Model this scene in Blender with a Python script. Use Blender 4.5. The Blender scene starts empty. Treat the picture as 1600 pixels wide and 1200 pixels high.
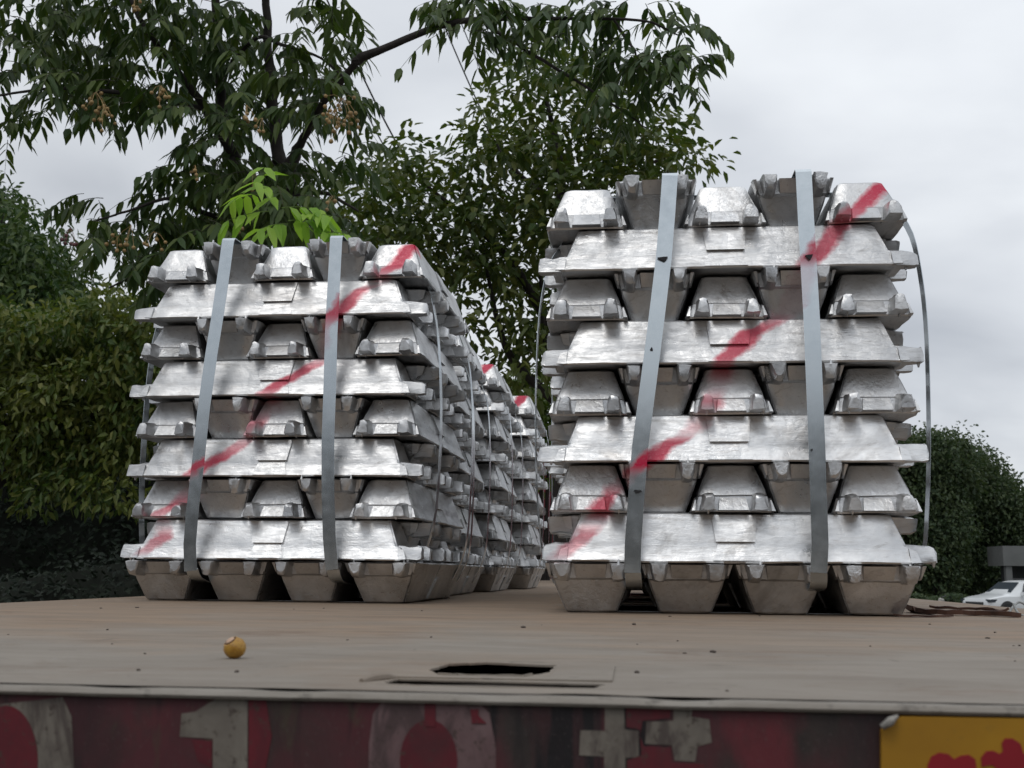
import bpy, bmesh, math, random
import numpy as np
from mathutils import Vector, Matrix, noise
R_ = math.radians
sc = bpy.context.scene
COL = sc.collection
# ---------------------------------------------------------------- camera
FPX = 1750.0
CAM = np.array([0.0, 0.0, 0.078])
_yaw = math.atan(190/FPX); _pit = math.atan(293/FPX); _rol = 0.0095
FW = np.array([-math.sin(_yaw)*math.cos(_pit), math.cos(_yaw)*math.cos(_pit), math.sin(_pit)])
_r = np.cross(FW, [0, 0, 1.0]); _r /= np.linalg.norm(_r); _u = np.cross(_r, FW)
RT = math.cos(_rol)*_r + math.sin(_rol)*_u
UP = math.cos(_rol)*_u - math.sin(_rol)*_r
cd = bpy.data.cameras.new('camera'); cam = bpy.data.objects.new('camera', cd); COL.objects.link(cam)
cam.matrix_world = Matrix(((RT[0], UP[0], -FW[0], CAM[0]), (RT[1], UP[1], -FW[1], CAM[1]), (RT[2], UP[2], -FW[2], CAM[2]), (0, 0, 0, 1)))
cd.sensor_width = 36; cd.lens = 36*FPX/1600; cd.clip_start = .02; cd.clip_end = 2000
cd.dof.use_dof = True; cd.dof.focus_distance = 2.6; cd.dof.aperture_fstop = 15
sc.camera = cam

def ray(px, py): return FW + RT*(px-800)/FPX + UP*(600-py)/FPX
def aty(px, py, y):
    d = ray(px, py); return Vector(CAM + d*(y-CAM[1])/d[1])
def atz(px, py, z):
    d = ray(px, py); return Vector(CAM + d*(z-CAM[2])/d[2])

# ---------------------------------------------------------------- world, sun, exposure
SUN_EL, SUN_ROT = R_(58), R_(200)
w = bpy.data.worlds.new('World'); sc.world = w; w.use_nodes = True
nt = w.node_tree; N = nt.nodes; Lk = nt.links; N.clear()
out = N.new('ShaderNodeOutputWorld'); bg = N.new('ShaderNodeBackground'); bg.inputs[1].default_value = 0.1
sky = N.new('ShaderNodeTexSky'); sky.sky_type = 'NISHITA'; sky.sun_disc = False
sky.sun_elevation = SUN_EL; sky.sun_rotation = SUN_ROT
tc = N.new('ShaderNodeTexCoord')
sep = N.new('ShaderNodeSeparateXYZ'); Lk.new(tc.outputs['Generated'], sep.inputs[0])
ad = N.new('ShaderNodeMath'); ad.operation = 'ADD'; ad.inputs[1].default_value = .35
ab = N.new('ShaderNodeMath'); ab.operation = 'ABSOLUTE'; Lk.new(sep.outputs[2], ab.inputs[0]); Lk.new(ab.outputs[0], ad.inputs[0])
dv = N.new('ShaderNodeVectorMath'); dv.operation = 'DIVIDE'
cb = N.new('ShaderNodeCombineXYZ')
for i in range(3): Lk.new(ad.outputs[0], cb.inputs[i])
Lk.new(tc.outputs['Generated'], dv.inputs[0]); Lk.new(cb.outputs[0], dv.inputs[1])
mp = N.new('ShaderNodeMapping'); mp.inputs['Scale'].default_value = (1, 1.2, 1.5); mp.inputs['Location'].default_value = (3.1, 1.4, .3)
Lk.new(dv.outputs[0], mp.inputs[0])
n1 = N.new('ShaderNodeTexNoise'); n1.inputs['Scale'].default_value = 2.1; n1.inputs['Detail'].default_value = 5; n1.inputs['Roughness'].default_value = .45
n1.inputs['Distortion'].default_value = .3
Lk.new(mp.outputs[0], n1.inputs['Vector'])
cr = N.new('ShaderNodeValToRGB')
e = cr.color_ramp.elements
e[0].position = .28; e[0].color = (4.5, 4.8, 5.3, 1)
e[1].position = .68; e[1].color = (7.8, 8.1, 8.45, 1)
m_ = e.new(.5); m_.color = (6.35, 6.65, 7.1, 1)
Lk.new(n1.outputs['Fac'], cr.inputs[0])
# brighter towards the zenith, dimmer near the horizon, as overcast skies are
mr = N.new('ShaderNodeMapRange'); mr.inputs[1].default_value = 0; mr.inputs[2].default_value = 1.0
mr.inputs[3].default_value = .92; mr.inputs[4].default_value = 1.5
Lk.new(sep.outputs[2], mr.inputs[0])
sx = N.new('ShaderNodeMapRange'); sx.inputs[1].default_value = -.75; sx.inputs[2].default_value = .35
sx.inputs[3].default_value = .84; sx.inputs[4].default_value = 1.06; Lk.new(sep.outputs[0], sx.inputs[0])
mm = N.new('ShaderNodeMath'); mm.operation = 'MULTIPLY'; Lk.new(mr.outputs[0], mm.inputs[0]); Lk.new(sx.outputs[0], mm.inputs[1])
ml = N.new('ShaderNodeVectorMath'); ml.operation = 'SCALE'; Lk.new(cr.outputs[0], ml.inputs[0]); Lk.new(mm.outputs[0], ml.inputs['Scale'])
mx = N.new('ShaderNodeMixRGB'); mx.inputs[0].default_value = .95
Lk.new(sky.outputs[0], mx.inputs[1]); Lk.new(ml.outputs[0], mx.inputs[2])
Lk.new(mx.outputs[0], bg.inputs[0]); Lk.new(bg.outputs[0], out.inputs[0])
sd = bpy.data.lights.new('sun', 'SUN'); sd.energy = .55; sd.angle = R_(25); sd.color = (1, .97, .93)
so = bpy.data.objects.new('sun', sd); COL.objects.link(so)
so.rotation_euler = (math.pi/2-SUN_EL, 0, math.pi-SUN_ROT)
vs = sc.view_settings; vs.view_transform = 'Standard'; vs.look = 'None'; vs.exposure = 0; vs.gamma = 1; vs.use_curve_mapping = False

# ---------------------------------------------------------------- helpers
def meta(o, label=None, cat=None, group=None, kind=None):
    if label: o['label'] = label
    if cat: o['category'] = cat
    if group: o['group'] = group
    if kind: o['kind'] = kind
    return o
def empty(name, loc=(0, 0, 0), rz=0):
    o = bpy.data.objects.new(name, None); COL.objects.link(o); o.location = loc; o.rotation_euler = (0, 0, rz)
    o.empty_display_size = .05; return o
def link(name, me, mat=None, parent=None):
    o = bpy.data.objects.new(name, me); COL.objects.link(o)
    if mat is not None and len(me.materials) == 0: me.materials.append(mat)
    if parent is not None: o.parent = parent
    return o
def build(name, bm, mat=None, parent=None, smooth=None):
    me = bpy.data.meshes.new(name)
    bmesh.ops.recalc_face_normals(bm, faces=bm.faces)
    if smooth is not None:
        for f in bm.faces: f.smooth = True
        for ed in bm.edges:
            if len(ed.link_faces) == 2 and ed.calc_face_angle(0) > smooth: ed.smooth = False
    bm.to_mesh(me); bm.free(); return link(name, me, mat, parent)
def box(bm, x0, x1, y0, y1, z0, z1):
    v = [bm.verts.new((x, y, z)) for x in (x0, x1) for y in (y0, y1) for z in (z0, z1)]
    for q in ((0, 1, 3, 2), (4, 6, 7, 5), (0, 4, 5, 1), (2, 3, 7, 6), (0, 2, 6, 4), (1, 5, 7, 3)): bm.faces.new([v[i] for i in q])
    return v
def hexa(bm, p):
    """8 corners: four of one end, then the four matching ones of the other"""
    v = [bm.verts.new(c) for c in p]
    for q in ((0, 1, 2, 3), (7, 6, 5, 4), (0, 4, 5, 1), (1, 5, 6, 2), (2, 6, 7, 3), (3, 7, 4, 0)): bm.faces.new([v[i] for i in q])
    return v
def tube(bm, pts, rads, n=8, cap=True):
    rings = []
    for i, p in enumerate(pts):
        p = Vector(p); a = Vector(pts[max(i-1, 0)]); b = Vector(pts[min(i+1, len(pts)-1)])
        t = (b-a).normalized(); s = t.cross(Vector((0.31, .21, .93)))
        if s.length < .05: s = t.cross(Vector((1, 0, 0)))
        s.normalize(); q = t.cross(s)
        rings.append([bm.verts.new(p + (s*math.cos(2*math.pi*k/n) + q*math.sin(2*math.pi*k/n))*rads[i]) for k in range(n)])
    for a, b in zip(rings, rings[1:]):
        for k in range(n): bm.faces.new((a[k], a[(k+1) % n], b[(k+1) % n], b[k]))
    if cap: bm.faces.new(rings[0][::-1]); bm.faces.new(rings[-1])
def spline(pts, m=5):
    P = [Vector(p) for p in pts]; o = []
    for i in range(len(P)-1):
        a = P[max(i-1, 0)]; b = P[i]; c = P[i+1]; d = P[min(i+2, len(P)-1)]
        for k in range(m):
            t = k/m
            o.append(.5*((2*b) + (c-a)*t + (2*a-5*b+4*c-d)*t*t + (3*b-a-3*c+d)*t**3))
    o.append(P[-1]); return o
def ribbon(bm, pts, wdir, width, th):
    """closed thin band: a flat steel strap following pts"""
    W = Vector(wdir).normalized(); P = [Vector(p) for p in pts]; rings = []
    for i, p in enumerate(P):
        t = (P[min(i+1, len(P)-1)] - P[max(i-1, 0)]).normalized()
        w_ = (W - t*W.dot(t)).normalized(); n_ = t.cross(w_)
        rings.append([bm.verts.new(p + w_*a*width/2 + n_*b*th/2) for a, b in ((-1, -1), (1, -1), (1, 1), (-1, 1))])
    for a, b in zip(rings, rings[1:]):
        for k in range(4): bm.faces.new((a[k], a[(k+1) % 4], b[(k+1) % 4], b[k]))
    bm.faces.new(rings[0][::-1]); bm.faces.new(rings[-1])

class NM:
    """small node material builder"""
    def __init__(s, name, rough=.6, metal=0, col=(.5, .5, .5)):
        s.m = bpy.data.materials.new(name); s.m.use_nodes = True; s.t = s.m.node_tree
        s.b = s.t.nodes['Principled BSDF']; s.b.inputs['Roughness'].default_value = rough
        s.b.inputs['Metallic'].default_value = metal; s.b.inputs['Base Color'].default_value = (*col, 1)
    def n(s, typ, **k):
        x = s.t.nodes.new('ShaderNode'+typ)
        for a, b in k.items(): setattr(x, a, b)
        return x
    def l(s, a, b): s.t.links.new(a, b)
    def coords(s, kind='Object', scale=(1, 1, 1)):
        c = s.n('TexCoord'); m = s.n('Mapping'); m.inputs['Scale'].default_value = scale; s.l(c.outputs[kind], m.inputs[0]); return m.outputs[0]
    def pos(s, scale=(1, 1, 1)):
        c = s.n('NewGeometry'); m = s.n('Mapping'); m.inputs['Scale'].default_value = scale; s.l(c.outputs['Position'], m.inputs[0]); return m.outputs[0]
    def noise(s, vec, scale, det=4, rough=.5, dist=0):
        x = s.n('TexNoise'); x.inputs['Scale'].default_value = scale; x.inputs['Detail'].default_value = det
        x.inputs['Roughness'].default_value = rough; x.inputs['Distortion'].default_value = dist; s.l(vec, x.inputs['Vector']); return x.outputs['Fac']
    def ramp(s, fac, stops):
        x = s.n('ValToRGB'); e = x.color_ramp.elements
        e[0].position, e[0].color = stops[0][0], (*stops[0][1], 1)
        e[1].position, e[1].color = stops[-1][0], (*stops[-1][1], 1)
        for p, c in stops[1:-1]: q = e.new(p); q.color = (*c, 1)
        s.l(fac, x.inputs[0]); return x.outputs[0]
    def math(s, op, a, b=None, clamp=False):
        x = s.n('Math', operation=op); x.use_clamp = clamp
        for i, v in enumerate((a, b)):
            if v is None: continue
            if isinstance(v, (int, float)): x.inputs[i].default_value = v
            else: s.l(v, x.inputs[i])
        return x.outputs[0]
    def rng(s, v, a, b, c=0, d=1):
        x = s.n('MapRange'); x.clamp = True
        for i, q in enumerate((a, b, c, d)): x.inputs[i+1].default_value = q
        s.l(v, x.inputs[0]); return x.outputs[0]
    def mix(s, fac, a, b, mode='MIX'):
        x = s.n('MixRGB'); x.blend_type = mode
        for i, v in enumerate((fac, a, b)):
            if isinstance(v, (int, float)): x.inputs[i].default_value = v
            elif isinstance(v, tuple): x.inputs[i].default_value = (*v, 1)
            else: s.l(v, x.inputs[i])
        return x.outputs[0]
    def bump(s, h, strength, dist):
        x = s.n('Bump'); x.inputs['Strength'].default_value = strength; x.inputs['Distance'].default_value = dist
        s.l(h, x.inputs['Height']); s.l(x.outputs[0], s.b.inputs['Normal'])
    def col(s, c): s.l(c, s.b.inputs['Base Color'])
    def rough(s, c): s.l(c, s.b.inputs['Roughness'])

def flat(name, col, rough=.6, metal=0, var=.15, scale=8, bump=0):
    q = NM(name, rough, metal, col); v = q.coords(); n_ = q.noise(v, scale, 5, .6)
    q.col(q.ramp(n_, [(.3, tuple(c*(1-var) for c in col)), (.7, tuple(min(1, c*(1+var)) for c in col))]))
    if bump: q.bump(n_, .5, bump)
    return q.m

# ---------------------------------------------------------------- aluminium, with the sprayed red stripe of each bundle
def aluminium(name, stripe=None, strap=False):
    q = NM(name, .4, 1.0)
    v = q.coords(); oi = q.n('ObjectInfo')
    off = q.n('VectorMath', operation='ADD'); q.l(v, off.inputs[0])
    sc_ = q.n('VectorMath', operation='SCALE'); sc_.inputs[0].default_value = (7.3, 3.1, 5.7); q.l(oi.outputs['Random'], sc_.inputs['Scale']); q.l(sc_.outputs[0], off.inputs[1])
    v = off.outputs[0]
    if strap:
        a = q.noise(v, 30, 3, .6)
        base = q.ramp(a, [(.3, (.56, .61, .635)), (.7, (.66, .71, .735))])
        sp = q.noise(v, 70, 3, .7); base = q.mix(q.rng(sp, .74, .78), base, (.10, .10, .10))
        rough = q.rng(a, .3, .7, .17, .24)
        q.bump(q.noise(v, 9, 2), .15, .002)
    else:
        big = q.noise(v, 9, 4, .6, .4); fine = q.noise(v, 55, 5, .62, .3); grit = q.noise(v, 320, 2, .6)
        c1 = q.ramp(big, [(.28, (.48, .485, .49)), (.5, (.64, .642, .642)), (.72, (.80, .798, .79))])
        st = q.noise(q.coords(scale=(4, 30, 30)), 3, 4, .6)
        c1 = q.mix(q.rng(st, .55, .75, 0, .35), c1, (.44, .405, .37))
        base = q.mix(q.rng(grit, .64, .75, 0, .4), c1, (.38, .37, .36))
        base = q.mix(q.rng(q.noise(v, 3.5, 5, .68, 1.0), .58, .68, 0, .55), base, (.30, .285, .27))
        base = q.mix(q.rng(q.noise(q.coords(scale=(3, 9, 16)), 4.5, 6, .72, 1.4), .57, .66, 0, .45), base, (.33, .31, .29))
        rnd = q.rng(oi.outputs['Random'], 0, 1, .84, 1.08)
        mlt = q.n('VectorMath', operation='SCALE'); q.l(base, mlt.inputs[0]); q.l(rnd, mlt.inputs['Scale']); base = mlt.outputs[0]
        rip = q.noise(q.coords(scale=(5, 26, 26)), 5, 5, .65, .5)
        rough = q.math('ADD', q.math('ADD', q.rng(big, .3, .7, .30, .43), q.rng(fine, .35, .7, 0, .12)), q.rng(rip, .42, .6, -.08, .06))
        h = q.math('ADD', q.math('MULTIPLY', fine, .6), q.math('ADD', q.math('MULTIPLY', grit, .12), q.math('MULTIPLY', big, 1.0)))
        pat = q.rng(q.noise(v, 5, 3, .6), .50, .64)
        h = q.math('ADD', q.math('MULTIPLY', h, q.math('ADD', q.math('MULTIPLY', pat, .6), .50)), q.math('MULTIPLY', rip, q.math('ADD', q.math('MULTIPLY', pat, .7), .25)))
        q.bump(h, .45, .0042)
        q.b.inputs['Metallic'].default_value = .93
    if stripe:
        y0, pts, depth = stripe      # pts: (z, x, strength) from low to high
        zs = [p[0] for p in pts]; xs = [p[1] for p in pts]; xa, xb = min(xs)-.05, max(xs)+.05
        g = q.n('NewGeometry'); s3 = q.n('SeparateXYZ'); q.l(g.outputs['Position'], s3.inputs[0])
        zz = q.rng(s3.outputs[2], 0, 1, 0, 1)
        def curve(vals):
            fc = q.n('FloatCurve'); cv = fc.mapping.curves[0]
            P = sorted(zip(zs, vals))
            cv.points[0].location = (0, P[0][1]); cv.points[1].location = (1, P[-1][1])
            for z, v_ in P: cv.points.new(z, v_)
            for p in cv.points: p.handle_type = 'VECTOR'
            fc.mapping.update(); q.l(zz, fc.inputs['Value']); return fc.outputs[0]
        cx = q.math('ADD', q.math('MULTIPLY', curve([(x-xa)/(xb-xa) for x in xs]), xb-xa), xa)
        pv = q.pos(); wv = q.noise(pv, 22, 4, .6)
        d = q.math('ABSOLUTE', q.math('SUBTRACT', q.math('ADD', s3.outputs[0], q.rng(wv, .2, .8, -.016, .016)), cx))
        mask = q.rng(d, .029, .013)
        mask = q.math('MULTIPLY', mask, curve([p[2] for p in pts]))
        mask = q.math('MULTIPLY', mask, q.rng(s3.outputs[1], y0+depth, y0+depth-.03))
        sp = q.rng(q.noise(pv, 240, 3, .7), .28, .46, .80, 1)
        mask = q.math('MULTIPLY', mask, sp, True)
        base = q.mix(mask, base, (.54, .013, .058))
        q.l(q.math('SUBTRACT', .93, q.math('MULTIPLY', mask, .85)), q.b.inputs['Metallic'])
    q.col(base); q.rough(rough)
    return q.m

# ---------------------------------------------------------------- the cast ingot
HL, IH = .3775, .0955
WB, WT = .0828, .0468
def hy(z): return WB + (WT-WB)*z/IH
def hx(z): return .331 - .12*z if z <= .0305 else .3215 - (.0245)*(z-.0305)/(IH-.0305)
def ingot_mesh(seed):
    rnd = random.Random(seed); off = Vector((seed*3.7, seed*1.3, seed*.7))
    bm = bmesh.new()
    S = sorted(set([-1, -.985, -.96] + [round(-.92+.08*i, 3) for i in range(24)] + [.96, .985, 1]))
    T = [-1, -.95, -.75, -.5, -.25, 0, .25, .5, .75, .95, 1]
    Z = [0, .003, .009, .018, .028, .0305, .034, .045, .06, .075, .088, .0925, IH]
    ns, ntt, nz = len(S), len(T), len(Z); V = {}
    def vert(i, j, k):
        key = (i, j, k)
        if key in V: return V[key]
        s, t, z = S[i], T[j], Z[k]
        a, b = hx(z), hy(z)
        ins = .003 if k in (0, nz-1) else 0
        a -= ins; b -= ins
        cut = 0
        if abs(s) > .95 and abs(t) > .9: cut = .010 if (abs(s) == 1 and abs(t) == 1) else .0035
        x = s*a - math.copysign(cut, s)*(abs(s) > .95); y = t*b - math.copysign(cut*.5, t)*(abs(t) > .9)
        # soft concave flare of the long sides near the base rim
        if abs(t) == 1 and .003 < z < .045: y -= math.copysign(.0018*math.sin((z-.003)/.042*math.pi), t)
        p = Vector((x, y, z))
        n1_ = noise.noise_vector((p+off)*9); n2_ = noise.noise_vector((p+off)*38)
        p += n1_*.0016 + n2_*.0007
        if z < .012:                                   # ragged open-mould rim
            r3 = noise.noise((p+off)*Vector((1, 1, .2)).to_track_quat('Z', 'Y').to_matrix().col[0].length*26)
            if abs(t) == 1: p.y += math.copysign(.0028*max(r3, -.4), t)
            if abs(s) == 1: p.x += math.copysign(.003*max(r3, -.4), s)
            if z == 0 and (abs(s) == 1 or abs(t) == 1): p.z -= .002*max(0, r3)
        if k == 0 and abs(t) < 1 and abs(s) < 1:       # shrunken, wrinkled casting face
            p.z += .003*(1-t*t) + .0016*noise.noise((p+off)*30)
        V[key] = bm.verts.new(p); return V[key]
    def grid(A, B, f):
        for a in range(A-1):
            for b in range(B-1):
                bm.faces.new((f(a, b), f(a+1, b), f(a+1, b+1), f(a, b+1)))
    grid(ns, ntt, lambda a, b: vert(a, b, 0)); grid(ns, ntt, lambda a, b: vert(a, b, nz-1))
    grid(ns, nz, lambda a, b: vert(a, 0, b)); grid(ns, nz, lambda a, b: vert(a, ntt-1, b))
    grid(ntt, nz, lambda a, b: vert(0, a, b)); grid(ntt, nz, lambda a, b: vert(ns-1, a, b))
    jag = lambda a: rnd.uniform(-a, a)
    for sx_ in (-1, 1):
        for sy in (-1, 1):                             # the two casting lugs of each end
            rings = []
            tip = HL - rnd.uniform(0, .007)
            st = [(.312, .0375, 0), (.331, .0365, 0), (.347, .035+jag(.002), .001), (.364, .034+jag(.003), .001), (tip-.003, .032+jag(.003), .002), (tip, .026+jag(.002), .004)]
            for q_, (x, zt, inset) in enumerate(st):
                j_ = .0014 if q_ > 0 else 0
                prof = [(.0335+inset, .0015+inset*.6), (.035+inset, .016), (.0375+inset, zt-.004), (.0405+inset, zt), (.050, zt+jag(.0015)), (.0585-inset, zt-.002),
                        (.0625-inset, .018), (.065-inset, .006), (.0655-inset, .002+inset*.6), (.050, .001+inset*.5)]
                rings.append([bm.verts.new((sx_*(x+jag(j_)), sy*(a+jag(j_)), b+jag(j_*.7))) for a, b in prof])
            for a, b in zip(rings, rings[1:]):
                n_ = len(a)
                for k in range(n_): bm.faces.new((a[k], a[(k+1) % n_], b[(k+1) % n_], b[k]))
            bm.faces.new(rings[-1]); bm.faces.new(rings[0][::-1])
            if rnd.random() < .6:                      # a torn burr of metal
                bx = sx_*rnd.uniform(.34, .372); by = sy*rnd.uniform(.04, .066)
                hexa(bm, [(bx+a, by+b, c) for c, d in ((.006, 1), (-.004-rnd.random()*.003, .3)) for a, b in ((-.005*d, -.003*d), (.005*d, -.002*d), (.004*d, .003*d), (-.004*d, .002*d))])
        # plate between the lugs
        hexa(bm, [(sx_*.322, -.030, .002), (sx_*.322, .030, .002), (sx_*.318, .0275, .031), (sx_*.318, -.0275, .031),
                  (sx_*.3475, -.0285, .004), (sx_*.3475, .0285, .004), (sx_*.331, .0255, .029), (sx_*.331, -.0255, .029)])
        for sy in (-1, 1):                             # flared corner ears
            hexa(bm, [(sx_*.322, sy*.0715, .002), (sx_*.322, sy*.0828, .002), (sx_*.320, sy*.0745, .029), (sx_*.320, sy*.0690, .029),
                      (sx_*.3415, sy*.0735, .003), (sx_*.3405, sy*.0805, .003), (sx_*.334, sy*.0735, .024), (sx_*.334, sy*.0715, .024)])
    for sy in (-1, 1):                                 # the centre pad on each long side
        f = lambda x, z, o: (x+jag(.0008), sy*(hy(z)+o), z)
        g = lambda x, z: (x, sy*(hy(z)-.012), z)
        hexa(bm, [g(-.043, .0915), g(.043, .0915), g(.036, .041), g(-.036, .041), f(-.044, .0915, .0036), f(.044, .0915, .0036), f(.0375, .040, .0056), f(-.0375, .040, .0056)])
        hexa(bm, [g(-.030, .038), g(.030, .038), g(.040, .004), g(-.040, .004), f(-.032, .0385, -.0004), f(.032, .0385, -.0004), f(.043, .004, .0026), f(-.043, .004, .0026)])
    bmesh.ops.recalc_face_normals(bm, faces=bm.faces)
    for fc in bm.faces: fc.smooth = True
    for ed in bm.edges:
        if len(ed.link_faces) == 2 and ed.calc_face_angle(0) > .55: ed.smooth = False
    me = bpy.data.meshes.new('ingot'); bm.to_mesh(me); bm.free(); return me
VAR = [ingot_mesh(s) for s in range(1, 8)]

# ---------------------------------------------------------------- bundles
PITCH = .1385
YR, XR = 2.165, .1905          # front plane and centre of the right bundle
YL, XL = 2.60, -.862
def stripe_pts(lst, y): # (px, py, strength) -> (z, x, strength)
    o = []
    for px, py, s in lst:
        p = aty(px, py, y); o.append((p.z, p.x, s))
    return sorted(o)
sr = stripe_pts([(1408, 255, 1), (1385, 283, 1), (1360, 305, .95), (1325, 338, .7), (1308, 358, .8), (1268, 405, .9), (1250, 425, .15), (1240, 480, .12), (1205, 504, .75), (1180, 515, .9), (1135, 560, .85),
                 (1120, 595, 0), (1112, 628, .7), (1100, 645, .12), (1090, 665, .4), (1075, 678, .25), (1050, 690, .9), (1000, 730, 1), (975, 750, .15), (950, 775, .85), (940, 795, .9), (930, 815, .12), (915, 835, .7), (880, 865, .4), (860, 880, 0)], YR+.02)
sl = stripe_pts([(655, 355, 1), (630, 388, 1), (608, 415, .9), (585, 440, .08), (560, 450, .8), (525, 495, .9), (508, 520, .25), (500, 553, .15), (475, 575, .85), (425, 605, .9), (400, 630, .05), (395, 662, .7),
                 (378, 685, .35), (335, 718, .9), (305, 735, .9), (290, 755, .03), (268, 788, .8), (240, 805, .5), (247, 818, .08), (250, 838, .75), (225, 860, .5), (212, 870, 0)], YL+.02)
ORD = ['first', 'second', 'third', 'fourth', 'fifth', 'sixth', 'seventh', 'eighth', 'ninth']
plain = aluminium('cast_aluminium')
rg = random.Random(5)
# silver ingots whose front shows red paint, read off the photograph
RED = {'right bundle': {(1, 0), (2, 0), (3, 0), (4, 2), (5, 0), (7, 0), (8, 4)}, 'nearest left bundle': {(1, 0), (2, 0), (3, 0), (4, 2), (5, 0), (7, 0), (8, 4)},
       'third left bundle': {(8, 4)}, 'fourth left bundle': {(8, 4)}}
GAP = {'nearest left bundle': .0034, 'right bundle': .0008}
def bundle(name, xc, y0, mat, yaw=0):
    gap = GAP.get(name, .0022)
    M = Matrix.Translation((xc, y0+.3775, 0)) @ Matrix.Rotation(yaw, 4, 'Z')
    grp = 'aluminium ingots strapped in the ' + name
    red = RED.get(name, set())
    def put(lx, ly, lz, along_y, inv, lab, m, swing=.007, wide=1):
        me = VAR[rg.randrange(len(VAR))]
        key = me.name + m.name
        if key not in bundle.cache:
            c = me.copy(); c.materials.clear(); c.materials.append(m); bundle.cache[key] = c
        o = bpy.data.objects.new('aluminium_ingot', bundle.cache[key]); COL.objects.link(o)
        rot = Matrix.Rotation(rg.uniform(-swing, swing) + (math.pi if rg.random() < .5 else 0), 4, 'Z')
        if along_y: rot = rot @ Matrix.Rotation(math.pi/2, 4, 'Z')
        T_ = Matrix.Translation((lx, ly, lz)) @ rot
        if inv: T_ = T_ @ Matrix.Translation((0, 0, IH)) @ Matrix.Rotation(math.pi, 4, 'X')
        tilt = Matrix.Rotation(rg.uniform(-.004, .004), 4, 'X' if along_y else 'Y')
        o.matrix_world = M @ T_ @ Matrix.Diagonal((rg.uniform(.994, 1.004), wide*rg.uniform(.985, 1.01), 1, 1))
        meta(o, lab, 'ingot', grp)
    z = .002
    for lay in range(9):
        if lay == 0:
            for c in range(4):
                put(-.2745+.183*c+rg.uniform(-.003, .003), rg.uniform(-.003, .003), z, True, True,
                    f'dull silver ingot end, {ORD[c]} from left, resting on the deck under the {name}', mat, .003, 1.085)
        elif lay % 2:
            for c in ((0, 4) if name.startswith(('rear right', 'farthest right')) else range(5)):
                inv = c % 2 == 1
                r = 'red-sprayed silver' if (lay, c) in red else 'silver'
                put(rg.uniform(-.004, .004), -.277+PITCH*c+rg.uniform(-.003, .003)*(c > 0), z, False, inv,
                    f'{r} crosswise ingot, {ORD[c]} from the front, {ORD[lay]} layer up, {name}', mat if c == 0 else plain, .004)
        else:
            jx = rg.uniform(-.006, .006)
            for c in range(5):
                inv = c % 2 == 1
                r = 'red-sprayed silver' if (lay, c) in red else 'silver'
                put(-.277+PITCH*c+jx+rg.uniform(-.002, .002), rg.uniform(-.006, .006), z, True, inv,
                    f'{r} ingot end, wide face {"up" if inv else "down"}, {ORD[c]} from left, {ORD[lay]} layer up, {name}', mat)
        z += IH + gap
    return M
bundle.cache = {}
bxs = [('right bundle', XR, YR, aluminium('cast_aluminium_sprayed_right', (YR, sr, .13)), 0),
       ('nearest left bundle', XL, YL, aluminium('cast_aluminium_sprayed_near', (YL, sl, .13)), -.022),
       ('rear right bundle', XR+.01, 2.96, plain, 0), ('farthest right bundle', XR-.01, 3.76, plain, 0)]
for nm, dx, y in (('second left bundle', -.042, 3.42), ('third left bundle', .0, 4.20), ('fourth left bundle', .060, 5.00)):
    bxs.append((nm, XL+dx, y, aluminium('cast_aluminium_sprayed_'+nm.split()[0], (y, [(z, x+dx-.015, s) for z, x, s in sl], .13)), .004))
for nm, x, y, m, a in bxs: bundle(nm, x, y, m, a)

# ---------------------------------------------------------------- steel straps
ZT = 9*(IH+.0008)+.003
strap_plain = aluminium('galvanised_strap', strap=True)
strap_r = aluminium('galvanised_strap_sprayed_right', (YR-.05, sr, .13), True)
strap_l = aluminium('galvanised_strap_sprayed_left', (YL-.05, sl, .13), True)
def front_strap(pts, y0, mat, label, group, marks=(), wd=.031):
    """pts: x,z down the face; over the top, down the back and under the load"""
    P = []
    x0, z0 = pts[0]; xe, ze = pts[-1]
    yb = y0+.755+.006
    P += [(x0-.01, yb, .12), (x0-.01, yb, .5), (x0-.01, yb, ZT-.02), (x0-.01, yb-.03, ZT), (x0, y0+.5, ZT), (x0, y0+.1, ZT), (x0, y0+.03, ZT), (x0, y0+.002, ZT-.001), (x0, y0-.005, ZT-.008)]
    n_ = len(pts)
    P += [(x, y0-.006-.003*math.sin(math.pi*i/n_), z) for i, (x, z) in enumerate(pts[1:], 1)]
    P += [(xe+.001, y0-.002, .078), (xe+.002, y0+.006, .066), (xe+.003, y0+.022, .055), (xe+.004, y0+.06, .047), (xe+.004, y0+.16, .043), (xe+.004, y0+.6, .043), (xe+.002, yb-.05, .048), (xe, yb-.012, .062), (x0-.01, yb, .118)]
    bm = bmesh.new(); ribbon(bm, P, (1, 0, 0), wd, .0011)
    o = build('steel_strap', bm, mat, smooth=.7); meta(o, label, 'strap', group)
    for (mx_, mz, a, b) in marks:                     # dark scuffs and crimp notches
        bm = bmesh.new(); k = 9
        ring = []
        for i in range(k):
            t = 2*math.pi*i/k; rr = 1+.35*math.sin(3*t+mx_*90)
            ring.append((mx_+a*rr*math.cos(t), mz+b*rr*math.sin(t)))
        f0 = [bm.verts.new((x, y0-.0155, z)) for x, z in ring]; f1 = [bm.verts.new((x, y0-.0105, z)) for x, z in ring]
        bm.faces.new(f0); bm.faces.new(f1[::-1])
        for i in range(k): bm.faces.new((f0[i], f0[(i+1) % k], f1[(i+1) % k], f1[i]))
        s_ = build('dark_scuff', bm, M_black, o)
    return o
M_black = flat('black_grime', (.02, .02, .022), .8)
def face(lst, y): return [(p.x, p.z) for p in (aty(a, b, y) for a, b in lst)]
r1 = face([(1047, 281), (1043, 330), (1037, 405), (1028, 480), (1020, 545), (1009, 630), (1000, 700), (994, 780), (989, 850), (988, 895)], YR-.006)
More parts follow.
